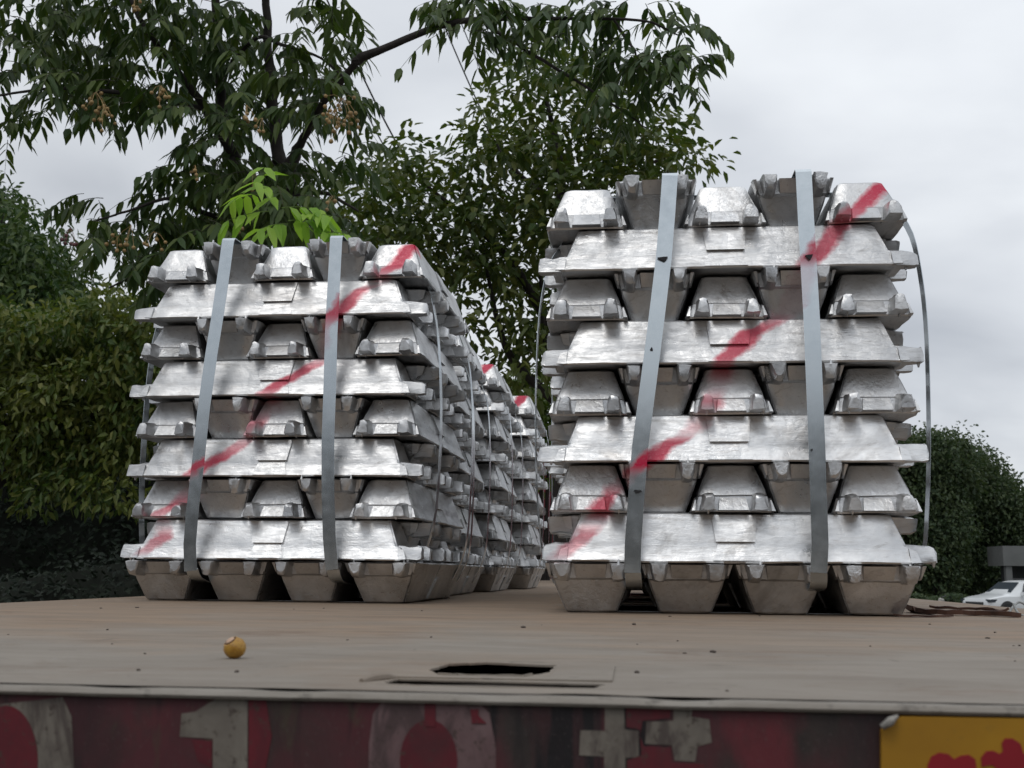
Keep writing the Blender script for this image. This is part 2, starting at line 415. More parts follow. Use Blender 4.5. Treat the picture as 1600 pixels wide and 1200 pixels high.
r2 = face([(1256, 278), (1259, 340), (1263, 410), (1268, 500), (1272, 600), (1276, 700), (1279, 790), (1281, 850), (1279, 895)], YR-.006)
mk = lambda px, py, a, b: (*[aty(px, py, YR-.009)[i] for i in (0, 2)], a, b)
GS = 'steel straps over the front of the bundles'
front_strap(r1, YR, strap_r, 'pale steel strap leaning down the right bundle face, left of its partner', GS, [mk(1036, 405, .009, .004), mk(996, 768, .007, .003), mk(1018, 546, .0025, .003)])
front_strap(r2, YR, strap_r, 'pale near-upright steel strap with dark notch, right side of right bundle face', GS, [mk(1264, 402, .0065, .005), mk(1268, 703, .0015, .002)])
l1 = face([(356, 381), (351, 420), (341, 490), (330, 560), (319, 640), (309, 735), (301, 800), (297, 850), (298, 892)], YL-.006)
l2 = face([(525, 377), (522, 440), (518, 520), (516, 600), (513, 690), (513, 770), (515, 840), (519, 890)], YL-.006)
ZT = 9*(IH+.0034)+.001
front_strap(l1, YL, strap_l, 'pale steel strap leaning down the nearest left bundle, left of its partner', GS)
front_strap(l2, YL, strap_l, 'pale near-upright steel strap on the nearest left bundle, right of its partner', GS)
ZT = 9*(IH+.0022)+.002
for nm, x, y, m, a in bxs[2:]:
    if nm.startswith('rear'): x -= .005
    for sgn, wd_ in ((-1, 'left'), (1, 'right')):
        front_strap([(x+sgn*.16+.02, ZT), (x+sgn*.165, .6), (x+sgn*.175-.01, .3), (x+sgn*.181, .11)], y, strap_plain, f'steel strap over the front of the {nm}, its {wd_} one', GS)
GW = 'steel straps round the sides of the bundles'
def side_strap(xc, yc, label, rj, bow=0, lean=0, L=None, R=None):
    right = R or [(.300, ZT-.004), (.336, .80), (.366, .715), (.379, .66), (.386, .55), (.388, .42), (.387, .28), (.383, .17), (.372, .10), (.345, .045), (.312, .008), (.27, .0015)]
    left = L or right
    P = [Vector((xc+x+(bow*math.sin(z*3.4) if .1 < z < .84 else 0), yc+lean*(ZT-z), z)) for x, z in right]
    Q = [Vector((xc-x, yc+lean*(ZT-z), z)) for x, z in left]
    top = [Vector((xc-.2, yc, ZT+.001)), Vector((xc, yc, ZT+.001)), Vector((xc+.2, yc, ZT+.001))]
    pts = spline([Vector((xc, yc+lean*ZT, .0015))] + Q[::-1] + top + P + [Vector((xc+.002, yc+lean*ZT, .0016))], 3)
    for p in pts: p.z = max(p.z, .0012)
    bm = bmesh.new(); ribbon(bm, pts, (0, 1, 0), .031, .0011)
    meta(build('steel_strap', bm, strap_plain, smooth=.7), label, 'strap', GW)
ZT = 9*(IH+.0008)+.003
def side_pts(lst, y, xc, z_top):
    return [(.22, z_top), (.29, z_top-.004)] + [(p.x-xc, p.z) for p in (aty(a, b, y) for a, b in lst)] + [(.27, .0015)]
side_strap(XR, YR+.16, 'thin steel strap bowed round the right bundle, its nearer loop', 0,
           R=side_pts([(1374, 294), (1400, 328), (1424, 368), (1437, 425), (1446, 500), (1450, 600), (1451, 700), (1449, 790), (1443, 865), (1424, 915), (1396, 944)], YR+.16, XR, ZT),
           L=[(.25, ZT-.002), (.302, .83), (.335, .775), (.366, .72), (.385, .62), (.392, .45), (.390, .28), (.383, .17), (.372, .10), (.345, .045), (.312, .008), (.27, .0015)])
side_strap(XR, YR+.58, 'thin steel strap round the right bundle, its farther loop', 0)
ZT = 9*(IH+.0034)+.001
side_strap(XL, YL+.16, 'thin steel strap round the nearest left bundle, its nearer loop', 0, .004,
           R=side_pts([(652, 402), (669, 447), (680, 500), (685, 560), (687, 640), (685, 720), (679, 800), (668, 850), (650, 895), (628, 926)], YL+.16, XL, ZT),
           L=[(.25, ZT-.002), (.302, .83), (.335, .775), (.366, .72), (.385, .62), (.392, .45), (.390, .28), (.383, .17), (.372, .10), (.345, .045), (.312, .008), (.27, .0015)])
side_strap(XL, YL+.62, 'thin steel strap round the nearest left bundle, its farther loop', 0, .012, -.03)
ZT = 9*(IH+.0022)+.002
for nm, x, y, m, a in bxs[2:]:
    side_strap(x, y+.15, f'thin steel strap round the {nm}, its nearer loop', 0, .006, .02)
    if nm.startswith('fourth'):
        lo = [(.20, ZT+.035), (.27, ZT+.03), (.335, ZT-.03), (.372, .76), (.386, .66), (.388, .42), (.387, .28), (.383, .17), (.372, .10), (.345, .045), (.312, .008), (.27, .0015)]
        side_strap(x, y+.55, f'thin steel strap arching loose off the top of the {nm}', 0, .004, 0, R=lo, L=None)
    else: side_strap(x, y+.55, f'thin steel strap round the {nm}, its farther loop', 0, .010, -.02)

# ---------------------------------------------------------------- the flatbed trailer
XA, XB, YE, YF = -1.37, .95, .72, 13.2
tr = empty('flatbed_trailer', ((XA+XB)/2, YE, 0)); meta(tr, 'worn steel flatbed trailer with maroon painted rear edge carrying all the ingot bundles', 'trailer')
tr0 = Vector(tr.location)
def tpart(name, bm, mat, smooth=None, parent=None):
    o = build(name, bm, mat, None, smooth)
    o.parent = parent or tr
    o.matrix_parent_inverse = Matrix.Translation(-tr0)
    return o
q = NM('dusty_steel_deck', .75)
v = q.pos(); vs_ = q.pos((1, 2.6, 1)); vx = q.pos((14, 1, 1))
a = q.noise(vs_, 5, 6, .62, .6); b_ = q.noise(v, 2.1, 5, .6, .8); c_ = q.noise(vs_, 42, 4, .6); g_ = q.noise(v, 420, 2, .7)
s3 = q.n('SeparateXYZ'); q.l(q.pos(), s3.inputs[0])
ymix = q.math('ADD', q.rng(s3.outputs[1], 1.0, 2.0, -.08, .26), b_)
c0 = q.mix(q.rng(ymix, .42, .72), (.250, .218, .180), (.270, .190, .126))
c0 = q.mix(q.rng(a, .38, .75, 0, .75), c0, (.175, .145, .115))
c0 = q.mix(q.rng(c_, .55, .78, 0, .4), c0, (.26, .235, .21))
c0 = q.mix(q.rng(q.noise(q.pos((1, 3, 1)), 26, 4, .65, 1.2), .64, .70, 0, .7), c0, (.10, .085, .07))
c0 = q.mix(q.rng(g_, .60, .75, 0, .45), c0, (.12, .11, .10))
c0 = q.mix(q.rng(q.noise(v, 9, 6, .7, .5), .66, .72, 0, .8), c0, (.27, .25, .23))
c0 = q.mix(q.rng(q.noise(q.pos((.5, 9, 1)), 7, 5, .75, .2), .63, .70, 0, .55), c0, (.34, .31, .27))
c0 = q.mix(q.rng(q.noise(q.pos((1, 2.2, 1)), 3.2, 6, .72, .8), .56, .66, 0, .55), c0, (.155, .098, .062))
c0 = q.mix(q.rng(q.noise(q.pos((6, 1.2, 1)), 5, 5, .7, .2), .66, .70, 0, .5), c0, (.11, .09, .075))
q.col(c0); q.rough(q.rng(a, .3, .7, .70, .92))
q.bump(q.math('ADD', q.math('MULTIPLY', a, 1.0), q.math('ADD', q.math('MULTIPLY', c_, .35), q.math('MULTIPLY', g_, .1))), .6, .004)
M_deck = q.m
# deck plate with the lashing pocket cut out of it
def loop(bm, pts, z=0): 
    vs2 = [bm.verts.new((x, y, z)) for x, y in pts]; es = [bm.edges.new((vs2[i], vs2[(i+1) % len(vs2)])) for i in range(len(vs2))]; return vs2, es
bm = bmesh.new(); rr = random.Random(3)
front = []
x = XA
while x < XB:
    front.append((x, YE+.0255+.0030*noise.noise((x*7, 3, 1))+.0055*max(0, noise.noise((x*14, 9, 2))-.15)*2.4)); x += .012
outer = front + [(XB, YE+.0255), (XB, YF), (XA, YF)]
def jl(pts, n_=6, j=.0015):
    o = []
    for i in range(len(pts)):
        a, b = Vector((*pts[i], 0)), Vector((*pts[(i+1) % len(pts)], 0))
        for k in range(n_):
            p = a.lerp(b, k/n_); o.append((p.x+rr.uniform(-j, j)*.6, p.y+rr.uniform(-j, j)*1.0))
    return o
slot = jl([(-.148, .868), (-.120, .860), (-.084, .866), (-.067, .905), (-.066, .975), (-.128, .990), (-.158, .970), (-.162, .905)], 5, .003)
groove = jl([(-.176, .795), (-.150, .788), (-.028, .790), (-.020, .818), (-.090, .826), (-.172, .828)], 9, .0016)
_, eo = loop(bm, outer); v1, e1 = loop(bm, slot); v2, e2 = loop(bm, groove)
bmesh.ops.triangle_fill(bm, use_beauty=True, edges=eo+e1+e2)
for vv, dz in ((v1, .0018), (v2, .0013)):
    lo = [bm.verts.new((p.co.x*1.0, p.co.y, -dz)) for p in vv]
    for i in range(len(vv)): bm.faces.new((vv[i], vv[(i+1) % len(vv)], lo[(i+1) % len(vv)], lo[i]))
    if dz > .01: bm.faces.new(lo)
deck = tpart('deck', bm, M_deck)
bm = bmesh.new()                                        # bent pocket plate and burnt rims round the slot
box(bm, -.176, -.026, .834, .850, -.003, .0012); box(bm, -.062, -.016, .833, .962, -.002, .0014); tube(bm, [(-.192, .800, .0005), (-.187, .812, .0015), (-.180, .824, .0015), (-.174, .832, .0005)], [.002, .0035, .0035, .0015], 8)
tube(bm, [(-.178, .784, -.0004), (-.10, .780, .0), (-.02, .784, -.0004)], [.0008, .0010, .0008], 8)
tube(bm, [(x_, y_, .0005) for x_, y_ in slot[:13]], [.0009]*13, 6)
tpart('pocket_rim', bm, M_deck, .6)
q = NM('worn_edge_steel', .6); v = q.pos((1, 4, 4)); a = q.noise(v, 14, 5, .65); b2 = q.noise(q.pos(), 60, 4, .6)
c0 = q.mix(q.rng(a, .35, .7), (.25, .225, .19), (.17, .145, .115)); c0 = q.mix(q.rng(b2, .58, .7, 0, .8), c0, (.08, .065, .05)); q.col(c0); q.bump(a, .6, .004)
M_edge = q.m
bm = bmesh.new()                                        # front lip with small dents
xs = np.arange(XA, XB+.001, .014); prof = [(.0, -.0045), (-.0012, -.0025), (.0005, -.0004), (.004, .0008), (.013, .0006), (.019, -.0015), (.0235, -.008), (.0235, -.012)]
rings = []
for x in xs:
    d1 = .0016*noise.noise((x*9, 1, 5)); d2 = .0028*max(0, noise.noise((x*16, 4, 8)))
    rings.append([bm.verts.new((x, YE+py+d1, pz-d2*(1 if 2 <= i <= 5 else .2))) for i, (py, pz) in enumerate(prof)])
for a, b in zip(rings, rings[1:]):
    for k in range(len(prof)-1): bm.faces.new((a[k], b[k], b[k+1], a[k+1]))
tpart('deck_lip', bm, M_edge, .9)
bm = bmesh.new(); box(bm, XA+.02, XB-.02, 1.25, YF-.01, -.10, -.016); box(bm, XA+.02, XB-.02, YE+.024, 1.248, -.05, -.018)
tpart('deck_frame', bm, flat('frame_steel', (.028, .021, .016), .9))
q = NM('old_maroon_paint', .55); v = q.pos((1.6, 1, .8)); a = q.noise(v, 9, 5, .6, .8); b2 = q.noise(q.pos((1.3, 1, .5)), 24, 5, .65, .4); g_ = q.noise(q.pos(), 300, 3, .7)
c0 = q.mix(q.rng(a, .36, .60), (.040, .028, .024), (.085, .020, .025))
c0 = q.mix(q.rng(q.noise(q.pos((1, 1, .35)), 6, 4, .6), .50, .62, 0, .9), c0, (.008, .008, .009))
c0 = q.mix(q.rng(q.noise(q.pos((1, 1, .12)), 13, 4, .7, .3), .54, .60, 0, .92), c0, (.006, .006, .007))
c0 = q.mix(q.rng(q.noise(q.pos((1, 1, .5)), 8, 5, .65), .56, .66, 0, .75), c0, (.15, .020, .028))
c0 = q.mix(q.rng(b2, .60, .72, 0, .7), c0, (.06, .058, .03)); c0 = q.mix(q.rng(g_, .6, .8, 0, .5), c0, (.12, .09, .085))
q.col(c0); q.bump(b2, .5, .003); M_maroon = q.m
bm = bmesh.new(); box(bm, XA, XB, YE+.004, YE+.022, -.26, -.0042); tpart('rear_board', bm, M_maroon)
bm = bmesh.new(); box(bm, XA-.001, XA+.045, YE+.032, YF, -.14, -.001); box(bm, XB-.045, XB+.001, YE+.032, YF, -.14, -.001)
for f in list(bm.verts): f.co.z -= .003
tpart('side_rail', bm, M_edge)
# painted figures on the rear board
def paint(name, c1, c2):
    q = NM(name, .6); a = q.noise(q.pos((1, 1, .7)), 26, 5, .7, .5); g = q.noise(q.pos(), 130, 3, .7)
    c = q.mix(q.rng(a, .35, .7), c1, c2); c = q.mix(q.rng(g, .58, .68, 0, .85), c, (.06, .04, .03)); c = q.mix(q.rng(q.noise(q.pos((1, 1, .4)), 34, 4, .65, 1), .50, .60, 0, .2 if 'red' in name else .65), c, (.045, .028, .026)); q.col(c); return q.m
P_white = paint('faded_white_paint', (.21, .185, .15), (.12, .10, .082)); P_pink = paint('pinkish_white_paint', (.19, .12, .12), (.11, .06, .06))
P_red = paint('dark_red_paint', (.14, .010, .018), (.075, .010, .015))
def fpt(px, py): 
    p = aty(px, py, YE+.004); return p.x, p.z
def decal(name, polys, mat, level=1, parent=None):
    bm = bmesh.new()
    for poly in polys:
        pts = [fpt(*p) for p in poly]
        y1 = YE+.004-.0004*level
        a = [bm.verts.new((x, y1, z)) for x, z in pts]; b = [bm.verts.new((x, YE+.0045, z)) for x, z in pts]
        bm.faces.new(a); bm.faces.new(b[::-1])
        for i in range(len(a)): bm.faces.new((a[i], a[(i+1) % len(a)], b[(i+1) % len(a)], b[i]))
    return tpart(name, bm, mat)
def ell(cx, cy, rx, ry, n=28, a0=0, a1=360): return [(cx+rx*math.cos(R_(a0+(a1-a0)*i/n)), cy+ry*math.sin(R_(a0+(a1-a0)*i/n))) for i in range(n)]
decal('painted_digit', [[(345, 1087), (387, 1088), (386, 1330), (333, 1330), (333, 1154), (281, 1151), (284, 1115), (305, 1112)]], P_white, 1)
decal('painted_digit', [[(0, 1100), (60, 1094), (98, 1089), (112, 1120), (116, 1200), (114, 1330), (20, 1330), (-40, 1200)]], P_white, 1)
decal('painted_figure', [ell(10, 1190, 50, 88)], P_red, 2)
decal('painted_digit', [[(600, 1092), (640, 1088), (740, 1090), (765, 1115), (775, 1170), (774, 1250), (760, 1330), (590, 1330), (575, 1240), (577, 1160), (583, 1115)]], P_pink, 1)
decal('painted_figure', [ell(670, 1190, 45, 66), ], P_red, 2)
decal('painted_figure', [[(664, 1092), (681, 1092), (681, 1135), (664, 1135)]], P_red, 3)
decal('painted_figure', [[(735, 1108), (748, 1108), (748, 1118), (760, 1130), (738, 1130)]], P_red, 3)
decal('painted_letter', [[(945, 1097), (975, 1097), (976, 1140), (998, 1142), (998, 1183), (977, 1184), (977, 1330), (944, 1330), (944, 1182), (905, 1180), (907, 1141), (945, 1142)]], P_white, 1)
decal('painted_letter', [[(1053, 1100), (1083, 1102), (1080, 1120), (1108, 1124), (1112, 1160), (1090, 1166), (1086, 1190), (1054, 1188), (1050, 1164), (1008, 1162), (1010, 1128), (1052, 1126)]], P_white, 1)
decal('painted_patch', [[(978, 1100), (1048, 1102), (1046, 1122), (1004, 1126), (1000, 1150), (1006, 1166), (1048, 1168), (1050, 1192), (1100, 1194), (1100, 1330), (980, 1330), (980, 1188), (1002, 1180), (1000, 1140), (979, 1136)]], P_red, 1)
decal('painted_patch', [[(389, 1090), (415, 1090), (425, 1150), (405, 1250), (389, 1330)], [(300, 1156), (331, 1158), (331, 1200), (310, 1190)]], P_red, 1)
# yellow plate
q = NM('yellow_plate_paint', .5); a = q.noise(q.pos(), 14, 5, .6); g = q.noise(q.pos(), 140, 3, .7)
q.col(q.mix(q.rng(g, .62, .75, 0, .5), q.mix(q.rng(a, .3, .7), (.42, .215, .010), (.33, .16, .010)), (.2, .12, .03))); M_yel = q.m
bm = bmesh.new(); pts = [fpt(*p) for p in ((1375, 1140), (1406, 1118), (1700, 1123), (1700, 1420), (1374, 1420))]
A = [bm.verts.new((x, YE-.0005, z)) for x, z in pts]; B = [bm.verts.new((x, YE+.0042, z)) for x, z in pts]
bm.faces.new(A); bm.faces.new(B[::-1])
for i in range(5): bm.faces.new((A[i], A[(i+1) % 5], B[(i+1) % 5], B[i]))
plate = tpart('yellow_plate', bm, M_yel)
def pmark(polys):
    bm = bmesh.new()
    for poly in polys:
        pts = [fpt(*p) for p in poly]
        a = [bm.verts.new((x, YE-.0012, z)) for x, z in pts]; b = [bm.verts.new((x, YE-.0002, z)) for x, z in pts]
        bm.faces.new(a); bm.faces.new(b[::-1])
        for i in range(len(a)): bm.faces.new((a[i], a[(i+1) % len(a)], b[(i+1) % len(a)], b[i]))
    o = build('painted_letter', bm, M_sred); o.parent = plate; return o
M_sred = flat('red_lettering_paint', (.27, .010, .018), .5)
l_ = [(1447, 1330), (1446, 1194), (1452, 1180), (1464, 1174), (1478, 1176), (1487, 1184), (1497, 1179), (1510, 1177), (1520, 1184), (1522, 1200), (1518, 1330)]
pmark([l_])
l_ = [(1530, 1196), (1529, 1182), (1537, 1172), (1548, 1171), (1558, 1176), (1563, 1172), (1561, 1160), (1566, 1152), (1578, 1152), (1590, 1160), (1595, 1176), (1612, 1180), (1640, 1186), (1640, 1330), (1560, 1330), (1556, 1200), (1545, 1193)]
pmark([l_])
bm = bmesh.new(); a = fpt(1374, 1133); b = fpt(1398, 1117); yy = YE-.004
tube(bm, [(a[0], yy, a[1]), ((a[0]+b[0])/2, yy-.002, (a[1]+b[1])/2+.0005), (b[0], yy+.002, b[1])], [.0022, .0028, .0012], 8)
tpart('bent_corner', bm, flat('bare_metal', (.24, .225, .20), .6, .3, .6, 160), .9)
# headboard at the far end, a slit of it shows between the rows
bm = bmesh.new(); box(bm, XA, XB, YF-.06, YF, -.002, 1.75)
hb = flat('dark_red_enamel', (.16, .012, .022), .5); 
for k in range(9): box(bm, XA+.05+k*.27, XA+.10+k*.27, YF-.075, YF-.058, .05, 1.70)
tpart('headboard', bm, hb)

# ---------------------------------------------------------------- small things on the deck
fr = atz(366, 1029, 0); fe = empty('fallen_fruit', fr); meta(fe, 'small wrinkled yellow berry lying alone on the deck near its front edge', 'fruit')
bm = bmesh.new(); bmesh.ops.create_uvsphere(bm, u_segments=40, v_segments=28, radius=.0098)
ax = Vector((-.42, -.42, .80)).normalized()
for vv in bm.verts:
    d = vv.co.normalized(); c = d.dot(ax)
    f = 1.0 + .025*noise.noise(d*3) + .012*noise.noise(d*14)
    if c > .80: f *= 1 - .13*min(1, (c-.80)/.10)       # the cap where the stalk sat
    if .72 < c < .80: f *= 1.03
    vv.co = d*.0098*f; vv.co.z *= .96; vv.co.z += .0092
q = NM('yellow_berry_skin', .38); a = q.noise(q.coords(), 120, 4, .6); b2 = q.noise(q.coords(), 500, 3, .6); q.b.inputs['Subsurface Weight'].default_value = .15
q.b.inputs['Subsurface Radius'].default_value = (.004, .002, .0005)
q.col(q.mix(q.rng(b2, .6, .72, 0, .5), q.mix(q.rng(a, .35, .7), (.42, .23, .03), (.30, .14, .014)), (.15, .06, .008))); q.bump(a, .5, .0008)
build('berry_flesh', bm, q.m, fe, 1.2)
bm = bmesh.new(); bmesh.ops.create_uvsphere(bm, u_segments=20, v_segments=10, radius=1)
Q = ax.to_track_quat('Z', 'Y')
for vv in bm.verts:
    d = vv.co.copy(); vv.co = Q @ Vector((d.x*.0046, d.y*.0042, d.z*.0013+.0083)) + Vector((0, 0, .0092))
build('stalk_cap', bm, flat('pale_cap', (.50, .33, .22), .6, 0, .3, 300), fe, 1.2)
bm = bmesh.new(); rim = [Q @ Vector((.0054*math.cos(t*math.pi/10), .0049*math.sin(t*math.pi/10), .0076+.0004*math.sin(t*1.9))) + Vector((0, 0, .0092)) for t in range(-12, 5)]
tube(bm, rim, [.0005+.0003*math.sin(i*.9)**2 for i in range(len(rim))], 6)
build('cap_rim', bm, flat('brown_rim', (.07, .025, .01), .8), fe, 1)
M_rust = flat('rusty_steel', (.075, .035, .022), .9, 0, .55, 30, .003)
def strip(lst, z, wd, th, label, y=None):
    P = spline([atz(px, py, z) for px, py in lst], 5)
    for i, p in enumerate(P): p.z = z+.0025*noise.noise((i*.4, wd*99, 0)); p.y += .006*noise.noise((i*.5, 7, wd*50))
    bm = bmesh.new(); ribbon(bm, P, (0, 1, 0), wd, th)
    meta(build('rusty_strip', bm, M_rust), label, 'metal strip', 'rusty strips lying on the deck')
strip([(1422, 952), (1445, 955), (1480, 957), (1530, 957.5), (1588, 960)], .006, .025, .009, 'longer rusty strip lying on the deck to the right of the right bundle')
strip([(1458, 948), (1490, 950), (1530, 951), (1570, 954)], .006, .02, .005, 'shorter thin rusty strip lying behind the longer one on the deck')
strip([(1400, 961.5), (1440, 962), (1484, 962)], .003, .018, .003, 'flat flake of rust lying just in front of the long rusty strip')
bm = bmesh.new(); P = spline([aty(1576, 958, 2.45), aty(1583, 948, 2.47), aty(1592, 941, 2.5), aty(1603, 946, 2.5), aty(1612, 960, 2.46), aty(1600, 962, 2.4), aty(1590, 957, 2.38), aty(1584, 944, 2.42)], 5)
tube(bm, P, [.0024]*len(P), 8)
meta(build('frayed_rope', bm, flat('white_rope_fibre', (.30, .31, .30), .8, 0, .35, 150), None, 1), 'loop of frayed whitish rope at the right edge of the deck', 'rope')
bm = bmesh.new(); rr = random.Random(8)                 # grit
for i in range(50):
    x = rr.uniform(-1.1, .8); y = .78+1.5*rr.random()**1.4; s = rr.uniform(.0006, .0022)*(1 if i > 8 else 1.7)
    m4 = Matrix.Translation((x, y, s*.35)) @ Matrix.Rotation(rr.random()*6, 4, 'Z') @ Matrix.Diagonal((s*rr.uniform(1, 2.6), s, s*.6, 1))
    bmesh.ops.create_icosphere(bm, subdivisions=1, radius=1, matrix=m4)
meta(build('deck_grit', bm, flat('dark_grit', (.07, .055, .045), .9, 0, .5, 60)), 'scattered dark grit and dirt crumbs on the trailer deck', 'grit', None, 'stuff')

# ---------------------------------------------------------------- ground
bm = bmesh.new(); G = []
gx = [-600, -200, -80, -40, -20, -10, -5, 0, 5, 10, 20, 40, 80, 200, 600]; gy = [-600, -100, -30, -10, 0, 10, 20, 35, 60, 120, 300, 900]
def gz(x, y): return -1.45 - .55*min(1, max(0, (y-12)/25))
vv = [[bm.verts.new((x, y, gz(x, y))) for x in gx] for y in gy]
for j in range(len(gy)-1):
    for i in range(len(gx)-1): bm.faces.new((vv[j][i], vv[j][i+1], vv[j+1][i+1], vv[j+1][i]))
q = NM('ground_concrete_and_soil', .9); a = q.noise(q.pos(), .35, 6, .6); b2 = q.noise(q.pos(), 6, 5, .7)
q.col(q.mix(q.rng(b2, .4, .7, 0, .5), q.mix(q.rng(a, .4, .6), (.085, .075, .065), (.06, .054, .046)), (.11, .10, .09))); q.bump(b2, .5, .02)
meta(build('ground', bm, q.m), kind='structure')

# unseen wall added behind the camera to darken what the bright metal mirrors
bm = bmesh.new(); box(bm, -26, 26, -7.3, -7, -1.5, 1.55); box(bm, -26.06, 26.06, -7.36, -6.94, 1.553, 1.65)
q = NM('brown_brick', .85); br = q.n('TexBrick'); br.inputs['Scale'].default_value = 5; q.l(q.pos(), br.inputs['Vector'])
for i_, c_k in ((1, (.10, .05, .035, 1)), (2, (.075, .04, .03, 1)), (3, (.10, .09, .08, 1))): br.inputs[i_].default_value = c_k
q.col(br.outputs[0])
meta(build('reflection_wall', bm, q.m), 'low brown brick wall added unseen behind the camera to darken metal reflections', 'wall')
# ---------------------------------------------------------------- foliage
def leafmat(name, c1, c2, c3, transl=.25, rough=.42):
    q = NM(name, rough); g = q.n('NewGeometry'); r = g.outputs['Random Per Island']
    big = q.noise(q.pos(), 1.1, 3, .5)
    c = q.ramp(r, [(0, c1), (.55, c2), (1, c3)])
    c = q.mix(q.rng(big, .45, .62, 0, .45), c, c3)
    q.col(c); q.b.inputs['Specular IOR Level'].default_value = .3
    tr_ = q.n('BsdfTranslucent'); ms = q.n('MixShader'); ms.inputs[0].default_value = transl
    q.l(q.mix(1, c, (1.2, 1.35, .55), 'MULTIPLY'), tr_.inputs[0])
    o = q.t.nodes['Material Output']; q.l(q.b.outputs[0], ms.inputs[1]); q.l(tr_.outputs[0], ms.inputs[2]); q.l(ms.outputs[0], o.inputs[0])
    return q.m
def bark(name, c): return flat(name, c, .9, 0, .4, 25, .01)
M_bark = bark('dark_bark', (.026, .021, .018))
class Leaves:
    def __init__(s): s.v = []; s.f = []
    def add(s, p, d, n, L, W, droop=.25, fine=True):
        """one leaf: p base, d direction, n face normal"""
        d = d.normalized(); side = d.cross(n)
        if side.length < 1e-3: side = d.cross(Vector((1, .1, 0)))
        side.normalize(); n = side.cross(d).normalized(); b = len(s.v)
        dn = Vector((0, 0, -1))
        def P(t, sx, lift): return p + d*(L*t) + side*(sx*W/2) + n*(lift*W) + dn*(droop*L*t*t)
        if fine:
            s.v += [P(0, 0, 0), P(.22, -.8, .12), P(.22, 0, 0), P(.22, .8, .12), P(.58, -.85, .12), P(.58, 0, 0), P(.58, .85, .12), P(1, 0, 0)]
            s.f += [(b, b+2, b+1), (b, b+3, b+2), (b+1, b+2, b+5, b+4), (b+2, b+3, b+6, b+5), (b+4, b+5, b+7), (b+5, b+6, b+7)]
        else:
            s.v += [P(0, 0, 0), P(.3, -.9, .2), P(.7, -.7, .15), P(1, 0, 0), P(.7, .7, .15), P(.3, .9, .2)]
            s.f += [(b, b+3, b+2, b+1), (b, b+5, b+4, b+3)]
    def build(s, name, mat, parent=None):
        me = bpy.data.meshes.new(name); me.from_pydata([tuple(v) for v in s.v], [], s.f); me.update()
        return link(name, me, mat, parent)
rf = random.Random(21)
def rdir(zlo=-1, zhi=1):
    a = rf.uniform(0, 2*math.pi); z = rf.uniform(zlo, zhi); r = math.sqrt(max(0, 1-z*z)); return Vector((r*math.cos(a), r*math.sin(a), z))
def tree_root(name, px, depth, label, cat='tree', group=None):
    p = aty(px, 700, depth); o = empty(name, (p.x, p.y, gz(p.x, p.y))); meta(o, label, cat, group); return o
def tpt(px, py, dep): return aty(px, py, dep)
def kid(o, root):
    o.parent = root; o.matrix_parent_inverse = Matrix.Translation(-Vector(root.location)); return o

# --- the near fruiting tree with long drooping leaflets
T1 = tree_root('soapberry_tree', 440, 5.3, 'tall dark tree with long drooping leaflets and yellow berries behind the nearest left bundle')
bm = bmesh.new()
def limb(lst, m=5, n=9):
    P = spline([tpt(a, b, c) for a, b, c, _ in lst], m); rs = []
    for i in range(len(lst)-1):
        for k in range(m): rs.append(lst[i][3]+(lst[i+1][3]-lst[i][3])*k/m)
    rs.append(lst[-1][3])
    for i, p in enumerate(P): p += Vector((noise.noise((i*.6, lst[0][0], 1)), noise.noise((i*.6, lst[0][0], 5)), 0))*.012
    tube(bm, P, rs, n)
base = T1.location
limb([(452, 262, 5.3, .040), (470, 225, 5.25, .022), (500, 170, 5.1, .018), (548, 108, 4.9, .016), (562, 92, 4.9, .024), (600, 76, 4.85, .018), (690, 40, 4.8, .016), (760, 30, 4.8, .013), (860, 29, 4.8, .009), (1000, 32, 4.8, .006), (1060, 55, 4.8, .003)])
P0 = tpt(448, 270, 5.3)
tube(bm, spline([(base.x, base.y, base.z-.05), (base.x-.03, base.y, base.z+1), (P0.x+.03, P0.y+.03, 1.0), (P0.x, P0.y, P0.z)], 6), [.11-.06*i/18 for i in range(19)], 12)
limb([(450, 300, 5.3, .06), (435, 240, 5.35, .035), (425, 150, 5.3, .027), (418, 60, 5.3, .023), (416, -60, 5.3, .018)])
limb([(446, 330, 5.35, .06), (385, 280, 5.45, .032), (358, 230, 5.5, .028), (346, 150, 5.5, .027), (340, 60, 5.5, .026), (335, -60, 5.5, .02)])
limb([(370, 250, 5.5, .03), (320, 170, 5.3, .022), (270, 100, 5.1, .018), (225, 40, 5.0, .014), (190, -30, 5.0, .01)])
limb([(320, 170, 5.3, .014), (230, 150, 5.0, .012), (130, 140, 4.8, .009), (60, 140, 4.7, .007), (-30, 155, 4.7, .004)])
limb([(345, 120, 5.5, .014), (400, 60, 5.3, .01), (440, 70, 5.1, .009), (500, 90, 5.0, .006), (545, 130, 5.0, .004)])
limb([(440, 300, 5.3, .02), (350, 340, 5.0, .013), (270, 310, 4.9, .009), (200, 330, 4.8, .006), (150, 345, 4.8, .004)])
limb([(760, 40, 4.8, .009), (850, 95, 4.8, .008), (960, 165, 4.8, .005), (1010, 200, 4.8, .003)])
limb([(960, 32, 4.8, .006), (985, 70, 4.8, .006), (1010, 110, 4.8, .004), (1050, 140, 4.8, .003)])
limb([(440, 320, 5.3, .02), (500, 300, 5.1, .011), (560, 330, 5.0, .005)])
limb([(420, 340, 5.3, .03), (340, 400, 5.1, .014), (240, 420, 5.0, .008), (170, 450, 4.9, .004)])
kid(build('trunk', bm, M_bark, None, .9), T1)
LV = Leaves(); twigs = bmesh.new()
